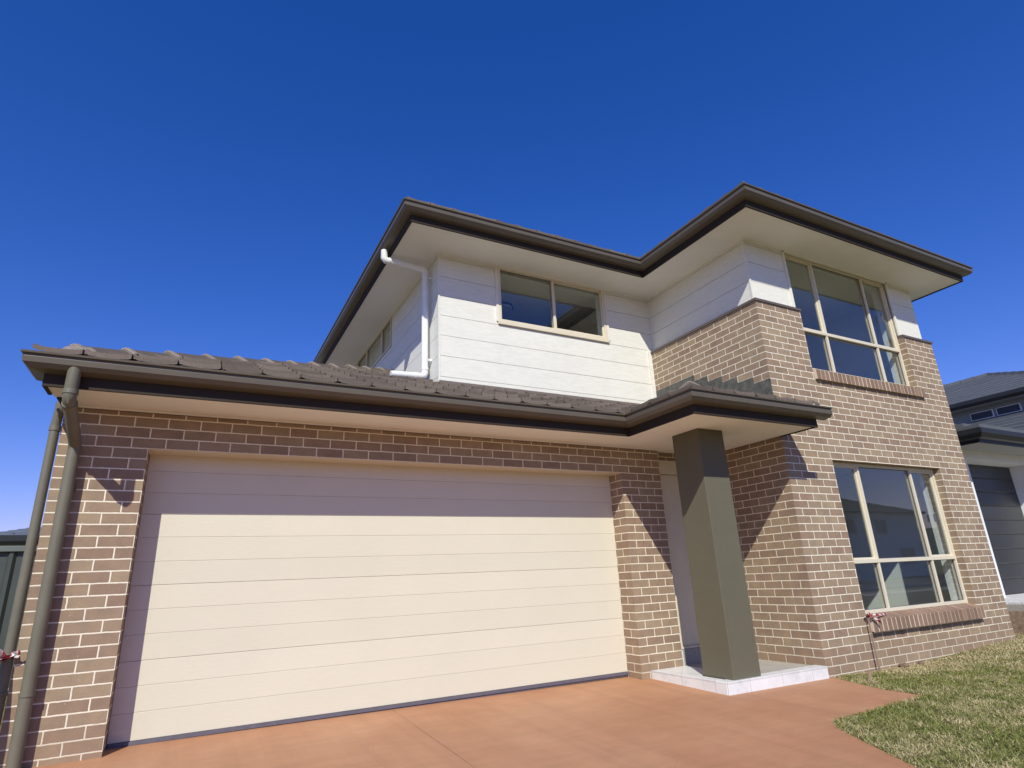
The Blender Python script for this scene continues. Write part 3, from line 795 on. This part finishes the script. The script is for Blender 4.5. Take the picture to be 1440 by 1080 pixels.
# saw-cut control joint in the slab
mb = MB()
J = [(2.147, .23), (2.107, -1.652), (2.06, -4.0), (2.0, -8.9)]
for (a, b), (c, d) in zip(J, J[1:]):
    for k in range(6):
        p, q = (a + (c - a) * k / 6, b + (d - b) * k / 6), (a + (c - a) * (k + 1) / 6, b + (d - b) * (k + 1) / 6)
        mb.face([(p[0] - .0012, p[1], gz(*p) + .0012), (q[0] - .0012, q[1], gz(*q) + .0012), (q[0] + .0012, q[1], gz(*q) + .0012), (p[0] + .0012, p[1], gz(*p) + .0012)])
jo = mb.build('control_joint', M['soil'], None, fix=False); structure(jo)
rx = [-300, -100, -40, -20, -5] + list(range(-4, 13)) + [20, 40, 60, 100, 300]
gridsheet('footpath', rx, [-14.2, -12.9], lambda x, y: gz(x, y) + .012, M['conc'])
gridsheet('road', rx, [-23.5, -20, -16.2], lambda x, y: gz(x, y) + .004, M['asphalt'])
mb = MB(); mb.box(-300, 300, -16.2, -16.05, -.5, -.19); k_ = mb.build('kerb', M['conc']); structure(k_)

# grass blades over the visible front lawn
def in_poly(px_, py_, poly):
    ins = np.zeros(len(px_), bool); n = len(poly)
    for i in range(n):
        x1, y1 = poly[i]; x2, y2 = poly[(i + 1) % n]
        c = ((y1 > py_) != (y2 > py_)); 
        with np.errstate(divide='ignore', invalid='ignore'):
            xi = (x2 - x1) * (py_ - y1) / (y2 - y1 + 1e-12) + x1
        ins ^= c & (px_ < xi)
    return ins
def vnoise(x, y, s, seed):
    r = np.random.default_rng(seed); G = r.random((64, 64)); fx, fy = x * s, y * s
    ix, iy = np.floor(fx).astype(int), np.floor(fy).astype(int); tx, ty = fx - ix, fy - iy; tx = tx * tx * (3 - 2 * tx); ty = ty * ty * (3 - 2 * ty)
    g = lambda a, b: G[a % 64, b % 64]
    return (g(ix, iy) * (1 - tx) + g(ix + 1, iy) * tx) * (1 - ty) + (g(ix, iy + 1) * (1 - tx) + g(ix + 1, iy + 1) * tx) * ty
def grass(n, x0, x1, y0, y1, hmin, hmax, seed):
    r = np.random.default_rng(seed)
    x = r.uniform(x0, x1, n); y = r.uniform(y0, y1, n)
    keep = ~in_poly(x + r.normal(0, .012, n), y + r.normal(0, .012, n), DRV) & ~((y > WF - .02) & (x < 10.33))
    x, y = x[keep], y[keep]; n = len(x)
    cl_ = vnoise(x, y, 9, 5) * .55 + vnoise(x, y, 22, 6) * .45
    dry = .26 * vnoise(x, y, 1.3, 1) + .34 * vnoise(x, y, 4.5, 2) + .4 * vnoise(x, y, 13, 3)
    wallband = np.clip(1 - (WF - y) / .55, 0, 1) * np.clip((x - 6.7) / .5, 0, 1)
    far_ = np.clip((x - 6.5) / 3.5, 0, 1) * .16
    dry = dry + .55 * wallband + far_ + r.normal(0, .16, n)
    h = r.uniform(hmin, hmax, n) * (.55 + .9 * cl_) * (1 - .55 * wallband)
    a = r.uniform(0, 2 * np.pi, n); lean = r.uniform(.6, 3.2, n) * h; w = r.uniform(.0016, .0034, n)
    dx, dy = np.cos(a), np.sin(a); sx_, sy_ = -dy * w, dx * w
    z = np.array([gl(p, q) for p, q in zip(x, y)])
    V = np.zeros((n, 5, 3))
    V[:, 0] = np.stack([x - sx_, y - sy_, z - .006], 1); V[:, 1] = np.stack([x + sx_, y + sy_, z - .006], 1)
    mx_, my_ = x + dx * lean * .35, y + dy * lean * .35
    V[:, 2] = np.stack([mx_ + sx_ * .8, my_ + sy_ * .8, z + h * .62], 1); V[:, 3] = np.stack([mx_ - sx_ * .8, my_ - sy_ * .8, z + h * .62], 1)
    V[:, 4] = np.stack([x + dx * lean, y + dy * lean, z + h * r.uniform(.75, 1.0, n)], 1)
    t = np.clip((dry - .535) / .15, 0, 1)[:, None]
    g1 = np.array([.135, .165, .036]); g2 = np.array([.40, .41, .13]); s1 = np.array([.50, .41, .20]); s2 = np.array([.80, .68, .42])
    k = r.random((n, 1)); c = (g1 + (g2 - g1) * k) * (1 - t) + (s1 + (s2 - s1) * k) * t
    return V, c
parts = [grass(105000, 3.6, 8.2, -4.0, -1.0, .014, .034, 21), grass(60000, 8.0, 13.2, -3.4, -.2, .016, .036, 22)]
V = np.concatenate([p[0] for p in parts]); Cc = np.concatenate([p[1] for p in parts]); n = len(V)
me = bpy.data.meshes.new('grass')
me.vertices.add(n * 5); me.vertices.foreach_set('co', V.reshape(-1))
me.loops.add(n * 7); me.polygons.add(n * 2)
base = np.arange(n)[:, None] * 5
me.loops.foreach_set('vertex_index', (base + np.array([0, 1, 2, 3, 3, 2, 4])).reshape(-1).astype(np.int32))
ls = (np.arange(n)[:, None] * 7 + np.array([0, 4])).reshape(-1).astype(np.int32)
me.polygons.foreach_set('loop_start', ls)
me.update(calc_edges=True); me.validate()
at = me.color_attributes.new('blade', 'FLOAT_COLOR', 'POINT')
at.data.foreach_set('color', np.repeat(np.concatenate([Cc, np.ones((n, 1))], 1), 5, axis=0).reshape(-1).astype(np.float32))
me.materials.append(M['grass'])
go = bpy.data.objects.new('grass', me); COL.objects.link(go); tag(go, 'patchy green and straw coloured lawn grass beside the driveway', 'grass', kind='stuff')

# ------------------------------------------------------------------ small things by the wing and at the left corner
def ribbon(mb, pts, w, up_=(0, 0, 1), twist=0., period=.09):
    pts = [Vector(p) for p in pts]; L = 0; rows = []
    for k, p in enumerate(pts):
        d = (pts[min(k + 1, len(pts) - 1)] - pts[max(k - 1, 0)]).normalized()
        s = d.cross(Vector(up_)).normalized() if abs(d.dot(Vector(up_))) < .98 else Vector((1, 0, 0))
        s = Matrix.Rotation(twist * k, 3, d) @ s
        if k: L += (p - pts[k - 1]).length
        nrm = s.cross(d) * .0012
        rows.append((p - s * w / 2, p + s * w / 2, nrm, L))
    for a, b in zip(rows, rows[1:]):
        u0, u1 = a[3] / period, b[3] / period
        for sg in (1, -1):
            mb.face([a[0] + a[2] * sg, a[1] + a[2] * sg, b[1] + b[2] * sg, b[0] + b[2] * sg], [(u0, 0), (u0, w / period), (u1, w / period), (u1, 0)])
def curve(pts, n=6):
    P = [Vector(p) for p in pts]; P = [P[0]] + P + [P[-1]]; out = []
    for k in range(1, len(P) - 2):
        for i in range(n):
            t = i / n; a, b, c, d = P[k - 1], P[k], P[k + 1], P[k + 2]
            out.append(.5 * ((2 * b) + (c - a) * t + (2 * a - 5 * b + 4 * c - d) * t * t + (3 * b - a - 3 * c + d) * t ** 3))
    return out + [P[-2]]
# tape at the left: knot round the side pipe, running off towards the street
mb = MB()
ribbon(mb, [(qx + .040 * math.cos(t), -.002 + .040 * math.sin(t), .66 + .015 * math.sin(3 * t)) for t in [k * .35 for k in range(20)]], .045)
ribbon(mb, curve([(qx - .02, -.04, .66), (qx - .06, -.10, .70), (qx - .12, -.16, .655), (qx - .10, -.22, .60)]), .05, twist=.25)
ribbon(mb, curve([(qx + .01, -.045, .66), (qx + .05, -.075, .69), (qx + .075, -.085, .675)]), .03, twist=.5)
ribbon(mb, curve([(qx - .01, -.045, .65), (qx - .03, -.09, .62), (qx - .07, -.12, .56), (qx - .05, -.10, .50)]), .045, twist=.15)
ribbon(mb, curve([(qx - .02, -.04, .655), (-.86, -.45, .60), (-1.2, -1.0, .57), (-1.55, -1.6, .56)], 8), .06, twist=.06)
tp1 = mb.build('barrier_tape', M['tape'], fix=False); tag(tp1, 'red and white barrier tape knotted round the brown downpipe at the left corner', 'barrier tape', 'barrier tapes')
mb = MB(); mb.tube([(-1.56, -1.62, -.2), (-1.56, -1.62, .7)], .018, 8); s_ = mb.build('wooden_stake', M['timber'])
tag(s_, 'wooden stake left of the driveway holding the end of the barrier tape', 'stake', 'wooden stakes')
# stake and tape at the sill
sx0 = 7.16
mb = MB()
mb.prism([(-.008, -.2), (.008, -.2), (.007, .47), (-.007, .47)], lambda p, t: (sx0 + p[0] + .03 * p[1], t + .03 * p[1], p[1]), -1.121, -1.108)
s2 = mb.build('wooden_stake', M['redtimber']); tag(s2, 'thin reddish wooden stake against the brick beside the left end of the lower window sill', 'stake', 'wooden stakes')
mb = MB()
ribbon(mb, [(sx0 + .015 + .022 * math.cos(t), -1.10 + .024 * math.sin(t), .44 + .01 * math.sin(2 * t)) for t in [k * .4 for k in range(17)]], .024)
ribbon(mb, curve([(sx0 + .01, -1.125, .44), (sx0 - .005, -1.13, .475), (sx0 + .005, -1.125, .50), (sx0 + .02, -1.12, .48), (sx0 + .03, -1.125, .46)]), .02, twist=.3)
ribbon(mb, curve([(sx0 + .03, -1.125, .45), (sx0 + .12, -1.14, .46), (sx0 + .16, -1.13, .43), (sx0 + .26, -1.10, .445), (sx0 + .44, -1.07, .447)]), .02, twist=.22)
ribbon(mb, curve([(sx0 + .03, -1.13, .44), (sx0 + .10, -1.16, .40), (sx0 + .14, -1.16, .36), (sx0 + .11, -1.155, .41)]), .022, twist=.35)
tp2 = mb.build('barrier_tape', M['tape'], fix=False); tag(tp2, 'short crumpled red and white tape tied to the stake at the lower window sill', 'barrier tape', 'barrier tapes')
mb = MB(); x_, y_ = 6.56, -1.38; z_ = gl(x_, y_)
mb.prism([(-.02, -.05), (.02, -.05), (.022, .085), (-.012, .105)], lambda p, t: (x_ + p[0], y_ + t - .12 * p[1], z_ + p[1]), -.011, .011)
pg = mb.build('wooden_peg', M['timber'], bevel=.002); tag(pg, 'small pale wooden peg driven into the grass near the porch step', 'peg')
def clod(x, y, r, label):
    bm = bmesh.new(); bmesh.ops.create_icosphere(bm, subdivisions=2, radius=r)
    for v in bm.verts:
        k = 1 + .35 * math.sin(v.co.x * 60 + r * 900) * math.cos(v.co.y * 47 + 1) + random.uniform(-.12, .12); v.co *= k; v.co.z *= .7
    me = bpy.data.meshes.new('dirt_clod'); bm.to_mesh(me); bm.free(); me.materials.append(M['soil'])
    o = bpy.data.objects.new('dirt_clod', me); COL.objects.link(o); o.location = (x, y, gl(x, y) + r * .45); tag(o, label, 'clod', 'dirt clods at the wall foot')
clod(7.62, -1.11, .042, 'larger brown clod of dirt at the foot of the brick below the lower window')
clod(7.92, -1.12, .030, 'smaller brown clod of dirt right of the larger one at the wall foot')

# ------------------------------------------------------------------ fence and neighbours
fz = gz(-1.5, 3.5)
fe = thing('fence', 'dark green ribbed steel fence with a capping rail left of the garage', 'fence', (-2.5, 3.5, fz))
def part(mb, name, mat, root, **k):
    o = mb.build(name, mat, root, **k); o.matrix_parent_inverse = Matrix.Translation(root.location).inverted(); return o
mb = MB(); x = -3.9
prof = []
while x < -.60:
    prof += [(x, 3.5), (x + .028, 3.535), (x + .105, 3.535), (x + .13, 3.5)]; x += .165
prof = [p for p in prof if p[0] < -.6]
for a, b in zip(prof, prof[1:]):
    mb.face([(a[0], a[1], fz - .05), (b[0], b[1], fz - .05), (b[0], b[1], 1.60), (a[0], a[1], 1.60)])
    mb.face([(a[0], a[1] + .003, fz - .05), (a[0], a[1] + .003, 1.60), (b[0], b[1] + .003, 1.60), (b[0], b[1] + .003, fz - .05)])
part(mb, 'steel_panel', M['fence'], fe, fix=False)
mb = MB(); mb.box(-3.95, -.598, 3.478, 3.556, 1.575, 1.638); mb.box(-3.95, -.598, 3.485, 3.549, fz, fz + .06); part(mb, 'rail', M['cappale'], fe, bevel=.004)
mb = MB(); mb.box(-3.99, -3.94, 3.47, 3.56, fz - .3, 1.66); part(mb, 'post', M['cappale'], fe)

def hip_roof(mb, x0, x1, y0, y1, z, tp, over=0, m=0, rows=14):
    """stepped tile courses on a plain hip"""
    w = min(x1 - x0, y1 - y0) / 2
    n = rows; t = .03
    for k in range(n):
        a, b = w * k / n, w * (k + 1) / n
        za, zb = z + tp * a + t, z + tp * b
        R = lambda d: [(x0 + d, y0 + d), (x1 - d, y0 + d), (x1 - d, y1 - d), (x0 + d, y1 - d)]
        A, B = R(a), R(b)
        for i in range(4):
            j = (i + 1) % 4
            mb.face([(*A[i], za), (*A[j], za), (*B[j], zb), (*B[i], zb)]); mb.face([(*A[i], za - t), (*A[j], za - t), (*A[j], za), (*A[i], za)])
    mb.face([(x0, y0, z - .02), (x1, y0, z - .02), (x1, y1, z - .02), (x0, y1, z - .02)])

def simple_house(label, x0, x1, y0, y1, zg, eave, face, tp=.40, roofmat='bluetile', wallmat='nwall', wins=(), dark='nfascia', garage=None, group='houses around the street'):
    cx, cy = (x0 + x1) / 2, (y0 + y1) / 2
    r = thing('neighbour_house', label, 'house', (cx, cy, zg), group)
    mb = MB(); mb.box(x0, x1, y0, y1, zg - .6, eave); part(mb, 'wall', M[wallmat], r)
    mb = MB(); hip_roof(mb, x0 - .5, x1 + .5, y0 - .5, y1 + .5, eave + .12, tp); part(mb, 'roof', M[roofmat], r, fix=False)
    mb = MB(); mb.sweep([(x0 - .5, y1 + .5), (x0 - .5, y0 - .5), (x1 + .5, y0 - .5), (x1 + .5, y1 + .5)], [(-.03, eave - .06), (.0, eave - .06), (.10, eave + .02), (.11, eave + .15), (-.03, eave + .15)]); part(mb, 'gutter', M[dark], r)
    mb = MB(); mb.box(x0 - .48, x1 + .48, y0 - .48, y1 + .48, eave + .001, eave + .02); part(mb, 'soffit', M['nsoffit'], r)
    yf = y0 if face == -1 else y1
    for wx, wz, ww, wh in wins:
        mb = MB(); s = face
        ya, yb = sorted((yf + s * .045, yf - s * .02))
        mb.box(wx, wx + .06, ya, yb, wz, wz + wh); mb.box(wx + ww - .06, wx + ww, ya, yb, wz, wz + wh); mb.box(wx + .06, wx + ww - .06, ya, yb, wz, wz + .06); mb.box(wx + .06, wx + ww - .06, ya, yb, wz + wh - .06, wz + wh)
        mb.box(wx + ww / 2 - .03, wx + ww / 2 + .03, ya, yb, wz + .06, wz + wh - .06)
        w = part(mb, 'window', M['nwhite'], r)
        mb = MB(); ya, yb = sorted((yf + s * .02, yf + s * .004)); mb.box(wx + .06, wx + ww - .06, ya, yb, wz + .06, wz + wh - .06)
        mb.build('pane', M['ndark'], w)
    if garage:
        gx, gw, gh = garage; mb = MB(); ya, yb = sorted((yf + face * .03, yf - face * .02))
        for k in range(5): mb.box(gx, gx + gw, ya, yb, zg + gh * k / 5 + .006, zg + gh * (k + 1) / 5)
        part(mb, 'garage_door', M['nwhite'], r)
    return r
# left neighbours beyond the fence
simple_house('low house with blue-grey hip roof just beyond the steel fence', -16.0, -3.15, 12.6, 22.0, .1, 2.32, -1, tp=.16, wins=[(-6.5, .9, 1.8, 1.2)], roofmat='bluetile')
simple_house('dark blue-roofed house farther behind the low neighbour', -12.0, 1.5, 34.5, 43.0, .2, 3.6, -1, tp=.30, wins=[(-7, 1.1, 2, 1.3)], roofmat='bluetile')
# houses across the street (seen in the window glass)
simple_house('dark brown two-storey house with slate hip roof across the street', 30.0, 43.0, -40.0, -29.0, -.2, 5.4, 1, wallmat='soil', roofmat='slate', wins=[(31, 3.4, 2.4, 1.3), (35, 3.4, 1.8, 1.3), (39, 3.2, 2.6, 1.5), (39, .7, 2.6, 1.5)], garage=(31, 5.0, 2.2))
simple_house('cream two-storey house with dark hip roof farther along the street', 48.0, 61.0, -40.0, -29.0, -.2, 5.2, 1, wallmat='nwhite', roofmat='slate', wins=[(49, 3.4, 2.4, 1.3), (54, 3.4, 1.8, 1.3), (57, .7, 2.6, 1.5)], garage=(51, 5.0, 2.2))
simple_house('single-storey brown brick house opposite the driveway', 10.0, 24.0, -41.0, -30.0, -.2, 2.6, 1, wallmat='soil', roofmat='slate', wins=[(11, .8, 2.4, 1.3), (15, .8, 1.8, 1.3)], garage=(18.5, 5.0, 2.2))

# right neighbour: charcoal garage door under a dark eave, upper storey behind
nz = .36
nh = thing('neighbour_house', 'two-storey pale rendered house with charcoal garage door and slate roof at the right edge', 'house', (17, 3, nz), 'houses around the street')
mb = MB()
wall(mb, lambda u, z, d: (u, -.05 + d, z), 12.45, 19.0, nz - .7, 3.0, [(12.60, 14.93, nz - 1, 2.72)], .36, lambda u: u)
mb.box(12.45, 12.7, .31, 9, nz - .7, 3.0); mb.box(18.7, 19.0, .31, 9, nz - .7, 3.0)
part(mb, 'wall', M['nwhite'], nh)
mb = MB()
for k in range(9):
    mb.prism([(.30, nz + .262 * k), (.292, nz + .262 * k + .02), (.292, nz + .262 * (k + 1) - .008), (.30, nz + .262 * (k + 1) - .003), (.33, nz + .262 * (k + 1) - .003), (.33, nz + .262 * k)], lambda p, t: (t, p[0], p[1]), 12.61, 14.92)
part(mb, 'garage_door', M['ndark'], nh)
LP = [(11.98, 9), (11.98, -.60), (19.4, -.60)]
mb = MB(); mb.sweep(LP, [(-.03, 2.86), (0, 2.86), (.0, 2.91), (.07, 2.93), (.12, 3.0), (.125, 3.08), (-.03, 3.08)]); part(mb, 'gutter', M['nfascia'], nh)
mb = MB(); mb.box(12.0, 19.4, -.58, 9, 2.885, 2.90); part(mb, 'soffit', M['nsoffit'], nh)
mb = MB()
lx0, ly0, lz = 11.88, -.70, 3.09
for k in range(6):     # stepped courses of the low garage roof, left plane and front plane
    a, b = k * .40, (k + 1) * .40; za, zb = lz + .34 * a + .06, lz + .34 * b
    mb.face([(lx0 + a, ly0 + a, za), (lx0 + b, ly0 + b, zb), (lx0 + b, 11, zb), (lx0 + a, 11, za)]); mb.face([(lx0 + a, ly0 + a, za - .06), (lx0 + a, ly0 + a, za), (lx0 + a, 11, za), (lx0 + a, 11, za - .06)])
    mb.face([(lx0 + a, ly0 + a, za), (19.5, ly0 + a, za), (19.5, ly0 + b, zb), (lx0 + b, ly0 + b, zb)]); mb.face([(lx0 + a, ly0 + a, za - .06), (19.5, ly0 + a, za - .06), (19.5, ly0 + a, za), (lx0 + a, ly0 + a, za)])
zt = lz + .34 * 2.4
mb.face([(lx0 + 2.4, ly0 + 2.4, zt), (19.5, ly0 + 2.4, zt), (19.5, 11, zt - .1), (lx0 + 2.4, 11, zt - .1)])
part(mb, 'roof', M['slate'], nh, fix=False)
mb = MB()      # skirt roof along the upper storey's side wall
for k in range(9):
    xa, xb = 17.5 + .44 * k, 17.5 + .44 * (k + 1); za, zb = 4.99 - .37 * (21.46 - xa) + .07, 4.99 - .37 * (21.46 - xb)
    mb.face([(xa, -.2, za), (xa, 12.4, za), (xb, 12.4, zb), (xb, -.2, zb)]); mb.face([(xa, -.2, za - .075), (xa, 12.4, za - .075), (xa, 12.4, za), (xa, -.2, za)])
    mb.face([(xa, -.2, za - .1), (xb, -.2, zb - .1), (xb, -.2, zb), (xa, -.2, za)])
mb.face([(17.5, -.2, 3.48), (17.5, 12.4, 3.48), (21.46, 12.4, 4.9), (21.46, -.2, 4.9)])
part(mb, 'skirt_roof', M['slate'], nh, fix=False)
mb = MB(); mb.box(21.45, 28.4, .55, 12.5, 2.0, 5.42); part(mb, 'wall', M['ngrey'], nh)
mb = MB(); hip_roof(mb, 20.9, 28.9, .0, 13.0, 5.52, .414, rows=13); rf = part(mb, 'roof', M['slate'], nh, fix=False)
def ncaps(a, b, n):
    a, b = Vector(a), Vector(b)
    for k in range(n):
        p, q = a + (b - a) * k / n, a + (b - a) * (k + .96) / n
        m_ = MB(); d = (q - p).normalized(); s = d.cross(Vector((0, 0, 1))).normalized(); u = s.cross(d)
        pr = [(-.17, -.11), (-.09, .02), (.09, .02), (.17, -.11)]
        m_.poly([p + s * x + u * (z + .015) for x, z in pr] + [q + s * x + u * z for x, z in pr], [(3, 2, 1, 0), (4, 5, 6, 7), (0, 1, 5, 4), (1, 2, 6, 5), (2, 3, 7, 6), (3, 0, 4, 7)])
        m_.build('ridge_cap', M['slate'], rf)
rz = 5.55 + .414 * 4
ncaps((20.95, .05, 5.58), (24.9, 4.0, rz), 12); ncaps((24.9, 4.0, rz), (24.9, 9.0, rz), 11); ncaps((20.95, 12.95, 5.58), (24.9, 9.0, rz), 12)
mb = MB(); mb.sweep([(20.95, 13), (20.95, .05), (28.85, .05)], [(-.03, 5.38), (0, 5.38), (.11, 5.45), (.12, 5.56), (-.03, 5.56)]); part(mb, 'gutter', M['nfascia'], nh)
mb = MB(); mb.box(20.98, 28.8, .08, 12.9, 5.405, 5.42); part(mb, 'soffit', M['nsoffit'], nh)
for y0 in (2.15, 2.85):
    mb = MB(); mb.box(21.40, 21.47, y0, y0 + .62, 5.02, 5.26); w = part(mb, 'window', M['nwhite'], nh)
    mb = MB(); mb.box(21.385, 21.398, y0 + .03, y0 + .59, 5.045, 5.235); mb.build('pane', M['ndark'], w)
# gravel strip and low concrete edge in front of the neighbour
mb = MB(); mb.box(11.35, 19.5, -1.05, .29, -.3, nz - .004); gv = mb.build('gravel', M['gravel']); structure(gv)
mb = MB(); mb.box(11.25, 19.5, -1.14, -1.052, .0, nz - .03); mb.box(11.26, 11.348, -1.05, 9, .0, nz - .03)
rw = mb.build('retaining_edge', M['conc']); tag(rw, 'low pale concrete edge holding the white gravel by the neighbouring garage', 'edging')
mb = MB()   # bare soil bank below the edging
BK = [(10.95, -1.75), (10.85, 9.0), (11.27, 9.0), (11.27, -1.13), (19.5, -1.13), (19.5, -1.75)]
def bz(x, y, hi): return (nz - .12) if hi else gl(x, y) - .02
quad = lambda a, b, c, d: mb.face([(*a, bz(*a, 0)), (*b, bz(*b, 0)), (*c, bz(*c, 1)), (*d, bz(*d, 1))])
quad(BK[1], BK[0], BK[3], BK[2]); quad(BK[0], BK[5], BK[4], BK[3])
structure(mb.build('soil_bank', M['soil'], fix=False))
# distant hills
mb = MB(); N = 60
for k in range(N):
    a0, a1 = -2.2 + 4.4 * k / N, -2.2 + 4.4 * (k + 1) / N
    hgt = lambda a: 26 + 12 * math.sin(a * 3.1 + 1) + 6 * math.sin(a * 9.7)
    P = lambda a, r, z: (r * math.sin(a), r * math.cos(a), z)
    mb.face([P(a0, 900, -5), P(a1, 900, -5), P(a1, 1000, hgt(a1)), P(a0, 1000, hgt(a0))]); mb.face([P(a0, 1000, hgt(a0)), P(a1, 1000, hgt(a1)), P(a1, 1150, -5), P(a0, 1150, -5)])
structure(mb.build('hills', M['hill'], fix=False))

# ------------------------------------------------------------------ light, sky, camera
to_sun = Vector((-.625, -1.0, 1.03)).normalized()
el = math.asin(to_sun.z); az = math.atan2(to_sun.x, to_sun.y)
L = bpy.data.lights.new('sun', 'SUN'); L.energy = 4.7; L.angle = math.radians(.53); L.color = (1.0, .978, .86)
lo = bpy.data.objects.new('sun', L); COL.objects.link(lo); lo.rotation_euler = (-to_sun).to_track_quat('-Z', 'Y').to_euler(); lo.location = to_sun * 60
W = bpy.data.worlds.new('World'); sc.world = W; W.use_nodes = True
nt = W.node_tree; bg = nt.nodes['Background']
sky = nt.nodes.new('ShaderNodeTexSky'); sky.sky_type = 'NISHITA'; sky.sun_disc = False
sky.sun_elevation = el; sky.sun_rotation = az; sky.altitude = 60; sky.air_density = 1.15; sky.dust_density = .1; sky.ozone_density = 3.0
hs = nt.nodes.new('ShaderNodeHueSaturation'); hs.inputs['Saturation'].default_value = 1.36; hs.inputs['Value'].default_value = 1.25
nt.links.new(sky.outputs[0], hs.inputs['Color']); nt.links.new(mixc(nt, 1., hs.outputs[0], (.95, .745, 1.27), 'MULTIPLY'), bg.inputs[0]); bg.inputs[1].default_value = .090

f_px, yaw, pitch, roll = 830.3184, .49725, .31935, -.0464
cam = bpy.data.cameras.new('camera'); cam.sensor_width = 36; cam.lens = f_px / 1440 * 36; cam.clip_end = 4000; cam.clip_start = .05
co = bpy.data.objects.new('camera', cam); COL.objects.link(co); sc.camera = co
fy = Vector((math.sin(yaw) * math.cos(pitch), math.cos(yaw) * math.cos(pitch), math.sin(pitch)))
r_ = Vector((math.cos(yaw), -math.sin(yaw), 0)); u_ = r_.cross(fy)
rr_ = r_ * math.cos(roll) + u_ * math.sin(roll); uu_ = -r_ * math.sin(roll) + u_ * math.cos(roll)
co.matrix_world = Matrix(((rr_.x, uu_.x, -fy.x, .3855), (rr_.y, uu_.y, -fy.y, -5.539), (rr_.z, uu_.z, -fy.z, 1.0097), (0, 0, 0, 1)))
sc.view_settings.view_transform = 'Standard'; sc.view_settings.look = 'None'; sc.view_settings.exposure = 0; sc.view_settings.gamma = 1
sc.render.engine = 'CYCLES'
sc.cycles.max_bounces = 10; sc.cycles.transparent_max_bounces = 16; sc.cycles.use_denoising = True
